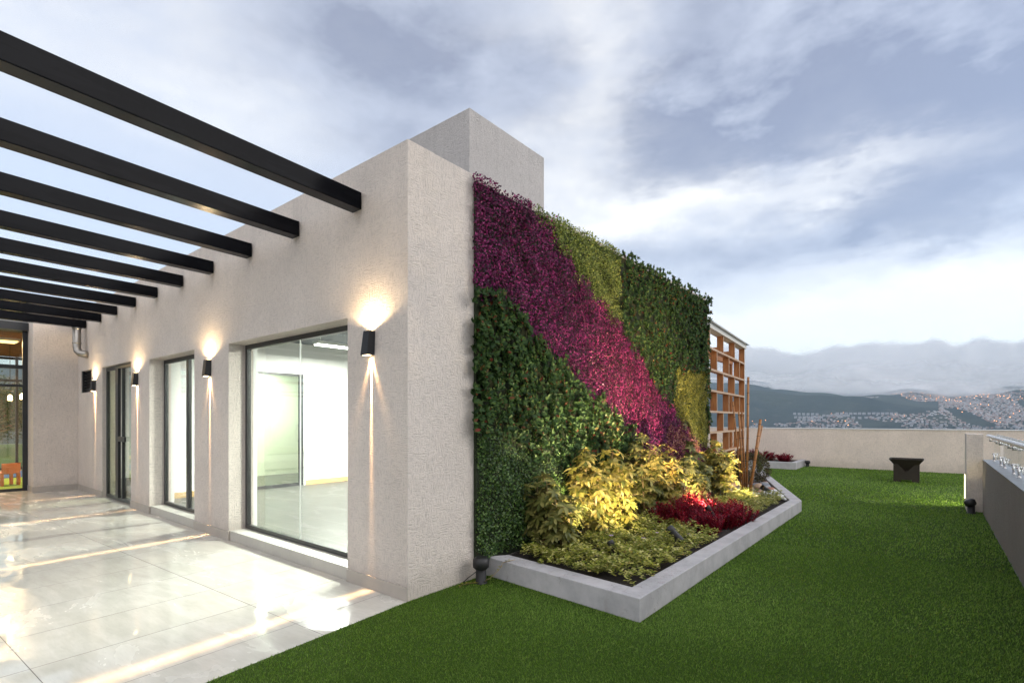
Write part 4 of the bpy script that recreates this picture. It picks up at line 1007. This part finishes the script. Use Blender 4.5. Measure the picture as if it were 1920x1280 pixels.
# triangular lip plate on the front, then four notched plates
def plate(name, y, flip=False):
    s_ = .235; pts2 = [(-s_, 0), (-s_ + .13, 0), (-s_ + .13, .055), (s_ - .13, .055), (s_ - .13, 0), (s_, 0), (s_, .43), (s_ - .06, .43), (.0, .235), (-s_ + .06, .43), (-s_, .43)]
    bm = bmesh.new(); f_ = []
    for yy_ in (y - .004, y + .004): f_.append([bm.verts.new(((x, yy_, z) if not flip else (yy_, x, z))) for x, z in pts2])
    bm.faces.new(f_[0]); bm.faces.new(f_[1][::-1]); n_ = len(pts2)
    for i in range(n_): bm.faces.new((f_[0][i], f_[0][(i + 1) % n_], f_[1][(i + 1) % n_], f_[1][i]))
    bmesh.ops.recalc_face_normals(bm, faces=bm.faces); bmesh.ops.triangulate(bm, faces=[f for f in bm.faces if len(f.verts) > 4])
    me = bpy.data.meshes.new(name); bm.to_mesh(me); bm.free(); link(name, me, M['corten'], FPt)
plate('leg_plate', -.245); plate('leg_plate', .245); plate('leg_plate', -.245, True); plate('leg_plate', .245, True)

# ------------------------------------------------------------------ mountains, town, cloud bank
def lerp_tab(tab, x):
    xs_ = [a for a, _ in tab]; ys_ = [b for _, b in tab]; return np.interp(x, xs_, ys_)
# u = tangent of azimuth from the camera axis in "photo column" units, heights of the ground line at a set of distances
def terrain_z(u, r):
    """u: photo column of a direction; r: distance"""
    far = lerp_tab([(-2500, 420), (0, 560), (900, 640), (1300, 610), (1405, 560), (1480, 470), (1600, 400), (1800, 410), (1920, 390), (2600, 430), (5000, 400)], u)
    n_ = 22 * np.sin(u * .013 + r * .0011) + 14 * np.sin(u * .031 - r * .0023 + 1) + 8 * np.sin(u * .07 + r * .004)
    t_ = np.clip((r - 3000) / 4600, 0, 1); z = -95 + (far + 95) * t_ ** 1.15 + n_ * np.clip(t_ * 3, .1, 1)
    z = np.where(r < 3000, -95 - (3000 - r) * .045, z)
    # dark wooded spur in front, falling to the right
    ridge = lerp_tab([(-2500, 300), (900, 300), (1300, 300), (1405, 268), (1500, 215), (1600, 172), (1700, 110), (1780, 55), (1850, -60), (2400, -90)], u)
    g = np.exp(-((r - 5000) / 620.0) ** 2); z = np.maximum(z, (ridge + n_ * .5 + 60) * g - 60 * 1.0 + (-40) * (1 - g))
    return z
US = np.concatenate([np.linspace(-3200, 1300, 46), np.linspace(1310, 2100, 260), np.linspace(2140, 5200, 40)]); RS = np.concatenate([np.linspace(350, 2900, 18), np.linspace(3000, 8200, 150)])
Ug, Rg = np.meshgrid(US, RS); Zg = terrain_z(Ug, Rg)
az = np.arctan((Ug - 960) / 969); Xg = Rg * (Fv.x * np.cos(az) + Rv.x * np.sin(az)); Yg = Rg * (Fv.y * np.cos(az) + Rv.y * np.sin(az))
ny, nx = Xg.shape; idx = np.arange(nx * ny).reshape(ny, nx); q = np.stack([idx[:-1, :-1], idx[:-1, 1:], idx[1:, 1:], idx[1:, :-1]], -1).reshape(-1, 4)
me = mesh_np('mountain', np.stack([Xg, Yg, Zg], -1).reshape(-1, 3), quads=q)
me.polygons.foreach_set('use_smooth', np.ones(len(q), bool))
def mount_mat():
    t = NT('wooded_mountain'); v = t.geo(); n = t.noise(v, .0012, 6, .6); f = t.noise(v, .012, 5, .7)
    c = t.mix(t.smooth(n, .4, .65), (.018, .030, .024), (.045, .058, .040)); c = t.mix(t.smooth(f, .5, .8), c, (.085, .085, .065))
    return t.done(t.pbr(c, .95, 0, t.bump(f, .6, 20), .05))
o = link('mountain', me, mount_mat()); tag(o, kind='structure')
# valley ground reaching the horizon
s_ = 26000; MBg = MB(); MBg.box(-s_, s_, -s_, s_, -262, -260); o = MBg.build('valley', simple('valley_ground', (.05, .06, .05), .95, 0, .002, .4)); tag(o, kind='structure')
# slab below so that the terrace stands on a building
o = MB().box(-43.9, 8.9, -8.9, 19.0, -60, -.51).build('host_building', M['stucco']); tag(o, 'pale tower block carrying the roof terrace', 'building')

WHT = simple('far_white_render', (.40, .40, .42), .8, 0, .1, .1); CRM = simple('far_cream_render', (.33, .30, .28), .8, 0, .1, .1); BRK = simple('far_brick', (.30, .20, .17), .8, 0, .1, .1)
RFT = simple('far_roof_tile', (.22, .15, .13), .8, 0, .1, .1); GRY = simple('far_grey_roof', (.24, .25, .28), .8, 0, .1, .1); DKW = simple('far_window', (.05, .06, .08), .3)
def house_mesh(name, w_, d_, h_, gable, wall, roof):
    m = MB(); m.box(-w_/2, w_/2, -d_/2, d_/2, -12, h_, 0); bm = m.bm
    if gable:
        a = [bm.verts.new(p) for p in ((-w_/2-.4, -d_/2-.4, h_+.01), (w_/2+.4, -d_/2-.4, h_+.01), (w_/2+.4, d_/2+.4, h_+.01), (-w_/2-.4, d_/2+.4, h_+.01), (-w_/2-.4, 0, h_+2.6), (w_/2+.4, 0, h_+2.6))]
        for q_ in ((0,1,5,4), (2,3,4,5), (0,4,3), (1,2,5), (3,2,1,0)): bm.faces.new([a[i] for i in q_]).material_index = 1
    else: m.box(-w_/2-.3, w_/2+.3, -d_/2-.3, d_/2+.3, h_+.01, h_+.7, 1)
    nf = max(1, int(h_ / 3)); nc = max(2, int(w_ / 3))
    for i in range(nf):
        for k in range(nc):
            for sy in (-1, 1):
                x = -w_/2 + (k + .5) * w_ / nc; m.box(x - .6, x + .6, sy * d_/2 - (.05 if sy > 0 else .06), sy * d_/2 + (.06 if sy > 0 else .05), 3*i + 1, 3*i + 2.3, 2)
    o = m.build(name, [wall, roof, DKW]); me = o.data; bpy.data.objects.remove(o); return me
HM = [house_mesh('house', 11, 9, 6, True, WHT, RFT), house_mesh('house', 9, 9, 9, False, CRM, GRY), house_mesh('house', 13, 9, 6, True, CRM, GRY), house_mesh('house', 10, 8, 6, False, BRK, GRY), house_mesh('house', 14, 10, 9, True, WHT, GRY)]
AM = house_mesh('apartment_block', 26, 13, 15, False, WHT, GRY)
def tpoint(u, r):
    a = math.atan((u - 960) / 969); d_ = Fv * math.cos(a) + Rv * math.sin(a); z = float(terrain_z(np.array([float(u)]), np.array([float(r)]))[0]); return Vector((d_.x * r, d_.y * r, z)), a
def visible(u, r):
    rr = np.linspace(700, r - 25, 140); zz = terrain_z(np.full(140, float(u)), rr); z = float(terrain_z(np.array([float(u)]), np.array([float(r)]))[0])
    return ((zz - HC) / rr).max() < (z + 5 - HC) / r
def pyof(u, r):
    a = math.atan((u - 960) / 969); z = float(terrain_z(np.array([float(u)]), np.array([float(r)]))[0]); return 786 - 969 * (z - HC) / (r * math.cos(a))
rg = np.random.default_rng(17)
cand = []
tries = 0
while len(cand) < 4600 and tries < 90000:
    tries += 1; u = rg.uniform(1408, 2080); r = 3050 + 4300 * rg.uniform(0, 1) ** .9
    py = pyof(u, r)
    if py > 806 or py < 735: continue
    # settled zones
    cl = math.sin(u * .021 + 1.3) * math.sin(r * .0022 + u * .008) + .5 * math.sin(u * .06 + r * .005)
    if u < 1760 and 4300 < r < 5700: continue
    if u < 1500 and r > 3900: continue
    if u < 1600 and r > 5600: continue
    if cl < (-.15 if u < 1690 else -.75) + (.25 if r < 3600 else 0): continue
    if r < 4300 and rg.uniform() < .5: continue
    if not visible(u, r): continue
    cand.append((r, u))
cand.sort()
GH = 'small houses of the town on the distant slope'
for i, (r, u) in enumerate(cand[:300]):
    p, a = tpoint(u, r); o = bpy.data.objects.new('house', HM[int(rg.integers(0, 5))]); COL.objects.link(o); o.location = p + Vector((0, 0, 1.5)); o.rotation_euler = (0, 0, TH - a + rg.normal(0, .5)); q_ = rg.uniform(.6, .95); o.scale = (q_, q_, q_)
    tag(o, 'small pale house in the dense town low on the distant slope', 'house', GH)
V, Q, MI = [], [], []
for (r, u) in cand[300:]:
    p, a = tpoint(u, r); w_, d_, h_ = rg.uniform(7, 13), rg.uniform(6, 10), rg.uniform(4, 8); t_ = TH - a + rg.normal(0, .6); c_, s__ = math.cos(t_), math.sin(t_); b_ = len(V)
    for z in (-10, h_):
        for sx, sy in ((-1, -1), (1, -1), (1, 1), (-1, 1)): V.append((p.x + c_*sx*w_/2 - s__*sy*d_/2, p.y + s__*sx*w_/2 + c_*sy*d_/2, p.z + z))
    for f_ in ((4,5,6,7), (0,1,5,4), (1,2,6,5), (2,3,7,6), (3,0,4,7)): Q.append([b_ + k for k in f_])
    mi = int(rg.integers(0, 3)); MI += [3 if mi else 4, mi, mi, mi, mi]
me = mesh_np('town_houses', np.array(V), quads=np.array(Q)); o = link('town_houses', me, [WHT, CRM, BRK, GRY, RFT]); me.polygons.foreach_set('material_index', MI)
tag(o, 'dense carpet of tiny houses covering the distant mountainside', 'houses', kind='stuff')
# apartment rows
GA = 'white apartment blocks in rows below the wooded spur'
def row(u0, u1, r, n_, py=None):
    for k in range(n_):
        u = u0 + (u1 - u0) * k / max(1, n_ - 1); rr_ = r
        if py is not None:   # settle the row where the slope reaches this level
            for q_ in np.arange(3050, 4700, 15):
                if pyof(u, q_) <= py: rr_ = q_; break
        p, a = tpoint(u, rr_); o = bpy.data.objects.new('apartment_block', AM); COL.objects.link(o); o.scale = (.72, .72, .85); o.location = p + Vector((0, 0, 1.5)); o.rotation_euler = (0, 0, TH - a + .12)
        tag(o, 'white apartment block in one of the straight rows below the wooded spur', 'apartment block', GA)
row(1490, 1532, 3900, 6, 778); row(1492, 1540, 3700, 7, 784); row(1498, 1545, 3600, 6, 789)
row(1545, 1590, 3900, 7, 781); row(1570, 1620, 3950, 7, 777); row(1630, 1680, 3950, 7, 777); row(1600, 1660, 3700, 6, 785)
# street lamps
def lamp_mesh():
    m = MB(); m.tube([(0, 0, -8), (0, 0, 8)], .25, 6, mi=0); bmesh.ops.create_icosphere(m.bm, subdivisions=1, radius=2.6, matrix=Matrix.Translation((0, 0, 9)))
    for f in m.bm.faces:
        if f.calc_center_median().z > 7.2: f.material_index = 1
    o = m.build('street_lamp', [GRY, emit('sodium_lamp', (1, .42, .12), 3.2)]); me = o.data; bpy.data.objects.remove(o); return me
LM = lamp_mesh(); nl = 0; tries = 0
while nl < 270 and tries < 20000:
    tries += 1; k_ = rg.uniform(0, 1)
    if k_ < .5: u = rg.uniform(1690, 1960); r = rg.uniform(5600, 7500)
    elif k_ < .75: u = rg.uniform(1545, 1700); r = rg.uniform(6300, 7400)
    else: u = rg.uniform(1410, 1960); r = rg.uniform(3100, 6500)
    if 4300 < r < 5650 and u < 1760: continue
    if u < 1500 and r > 4000: continue
    py = pyof(u, r)
    if py > 803 or py < 728 or not visible(u, r): continue
    p, a = tpoint(u, r); o = bpy.data.objects.new('street_lamp', LM); COL.objects.link(o); o.location = p; s_ = rg.uniform(.6, 1.25); o.scale = (s_, s_, s_)
    tag(o, 'glowing orange street lamp among the houses of the distant town', 'street lamp', 'street lamps of the distant town'); nl += 1

# cloud bank lying on the mountain, modelled as closed soft-edged shells
def vnoise(x, y, seed, octs=6, rough=.55):
    """smooth value noise on numpy grids"""
    tab = np.random.default_rng(seed).uniform(-1, 1, (256, 256)); out = 0; amp = 1; tot = 0
    for k in range(octs):
        xi = np.floor(x).astype(int); yi = np.floor(y).astype(int); fx = x - xi; fy = y - yi; fx = fx*fx*(3-2*fx); fy = fy*fy*(3-2*fy)
        g = lambda a, b: tab[a % 256, b % 256]
        out = out + amp * ((g(xi, yi)*(1-fx) + g(xi+1, yi)*fx)*(1-fy) + (g(xi, yi+1)*(1-fx) + g(xi+1, yi+1)*fx)*fy); tot += amp
        amp *= rough; x = x * 2.03 + 17; y = y * 2.03 + 9
    return out / tot
def cloud_mat(seed):
    t = NT('cloud'); a = t.n('ShaderNodeAttribute', attribute_name='thick'); v = t.geo()
    n = t.noise(t.vmath('MULTIPLY', v, (1, 1, 1.6)).outputs[0], .0017, 5, .5, .3)
    al = t.smooth(t.math('ADD', a.outputs['Fac'], t.math('MULTIPLY', t.math('SUBTRACT', n, .5), .9)), .05, .80)
    nm = t.bump(t.noise(t.vmath('MULTIPLY', v, (1, 1, 1.5)).outputs[0], .0011, 2, .4), .4, 110)
    df = t.n('ShaderNodeBsdfDiffuse', {'Color': (.95, .95, .96, 1)}); t.link(nm, df.inputs['Normal'])
    tl_ = t.n('ShaderNodeBsdfTranslucent', {'Color': (.95, .95, .96, 1)}); t.link(nm, tl_.inputs['Normal'])
    m1 = t.n('ShaderNodeMixShader', {0: .45}); t.link(df.outputs[0], m1.inputs[1]); t.link(tl_.outputs[0], m1.inputs[2])
    tp = t.n('ShaderNodeBsdfTransparent'); m2 = t.n('ShaderNodeMixShader'); t.link(al, m2.inputs[0]); t.link(tp.outputs[0], m2.inputs[1]); t.link(m1.outputs[0], m2.inputs[2])
    return t.done(m2.outputs[0])
CLDM = cloud_mat(1)
def cloudbank(R0, top_tab, bot_tab, seed, deep, topsoft, label):
    nu, nv = 520, 70
    us = np.linspace(1150, 2500, nu); vs = np.linspace(0, 1, nv); U, Vv = np.meshgrid(us, vs)
    ker = np.hanning(23); ker /= ker.sum(); sm = lambda tb: np.convolve(np.pad(lerp_tab(tb, us), 11, mode='edge'), ker, 'valid')[None, :] + 0 * U
    top = sm(top_tab); bot = sm(bot_tab)
    az = np.arctan((U - 960) / 969); pyy = bot + (top - bot) * Vv
    lob = vnoise(U / 90, Vv * 1.6, seed, 2)
    R = R0 + deep - deep * np.sin(np.pi * Vv) ** .6 - 110 * lob
    pf = vnoise(U / 46, Vv * .6, seed + 5, 3, .42); pyy = pyy - 14 * np.abs(pf) * np.clip((Vv - .3) / .7, 0, 1) + 5 * vnoise(U / 50, Vv + 3, seed + 9) * (1 - Vv)
    Z = HC + (786 - pyy) / 969 * (R * np.cos(az)); cx_ = Fv.x * np.cos(az) + Rv.x * np.sin(az); cy_ = Fv.y * np.cos(az) + Rv.y * np.sin(az)
    Rb = R0 + deep * 2.2; Vf = np.stack([R * cx_, R * cy_, Z], -1).reshape(-1, 3); Vb = np.stack([Rb * cx_, Rb * cy_, Z], -1).reshape(-1, 3)
    idx = np.arange(nu * nv).reshape(nv, nu); o_ = nu * nv; q1 = np.stack([idx[:-1, :-1], idx[:-1, 1:], idx[1:, 1:], idx[1:, :-1]], -1).reshape(-1, 4); q2 = (q1 + o_)[:, ::-1]
    def strip(a): return np.stack([a[:-1], a[1:], a[1:] + o_, a[:-1] + o_], -1)
    me = mesh_np('cloud_bank', np.concatenate([Vf, Vb]), quads=np.concatenate([q1, q2, strip(idx[-1]), strip(idx[0])[:, ::-1]]))
    me.polygons.foreach_set('use_smooth', np.ones(len(me.polygons), bool))
    # how thick the cloud is, thinning towards its rims, stored on the mesh
    at = me.attributes.new('thick', 'FLOAT', 'POINT')
    th_ = np.clip(np.minimum(Vv * 3.0, (1 - Vv) * topsoft) + .22 * vnoise(U / 45, Vv * 3, seed + 2), 0, 1).ravel(); at.data.foreach_set('value', np.concatenate([th_, th_]).astype(np.float32))
    o = link('cloud_bank', me, CLDM); tag(o, label, 'cloud', kind='stuff')
cloudbank(7350, [(1150, 652), (1400, 648), (1440, 647), (1480, 660), (1510, 659), (1560, 645), (1600, 643), (1660, 634), (1700, 640), (1760, 634), (1790, 645), (1830, 634), (1920, 638), (2100, 628), (2500, 640)],
        [(1150, 725), (1500, 740), (2500, 760)], 31, 240, 6, 'tall back roll of the pale cloud bank above the mountain')
cloudbank(6700, [(1150, 672), (1400, 690), (1470, 700), (1530, 682), (1600, 668), (1680, 676), (1750, 662), (1840, 682), (1920, 668), (2500, 668)],
        [(1150, 712), (1405, 722), (1450, 738), (1500, 744), (1600, 748), (1690, 742), (1760, 748), (1920, 762), (2500, 768)], 47, 200, 1.7, 'middle roll of the pale cloud bank')
cloudbank(6150, [(1150, 705), (1400, 712), (1450, 706), (1520, 700), (1620, 708), (1700, 712), (1800, 704), (1920, 716), (2500, 716)],
        [(1150, 712), (1405, 716), (1430, 722), (1460, 740), (1500, 746), (1560, 750), (1640, 750), (1690, 738), (1720, 736), (1760, 746), (1830, 752), (1920, 764), (2500, 772)], 58, 160, 1.5, 'low front fringe of the pale cloud bank on the slope')

# ------------------------------------------------------------------ haze
HZ = MB(); HZ.box(-25500, 25500, -25500, 25500, -264, 1250); ho = HZ.build('haze', None)
hm = bpy.data.materials.new('haze_air'); hm.use_nodes = True; nt = hm.node_tree; nt.nodes.clear(); mo = nt.nodes.new('ShaderNodeOutputMaterial'); pv = nt.nodes.new('ShaderNodeVolumePrincipled')
pv.inputs['Color'].default_value = (.60, .79, 1.0, 1); pv.inputs['Density'].default_value = 7.5e-5; pv.inputs['Anisotropy'].default_value = 0.0
nt.links.new(pv.outputs[0], mo.inputs['Volume']); ho.data.materials.clear(); ho.data.materials.append(hm); tag(ho, kind='stuff')

# ------------------------------------------------------------------ render settings
SC.view_settings.view_transform = 'Standard'; SC.view_settings.look = 'None'; SC.view_settings.exposure = .68; SC.view_settings.gamma = 1
cy = SC.cycles; cy.use_denoising = True; cy.max_bounces = 8; cy.diffuse_bounces = 4; cy.glossy_bounces = 4; cy.transmission_bounces = 4; cy.transparent_max_bounces = 24; cy.volume_bounces = 0
cy.sample_clamp_indirect = 4; cy.caustics_reflective = False; cy.caustics_refractive = False
cy.use_adaptive_sampling = True; cy.adaptive_threshold = .01
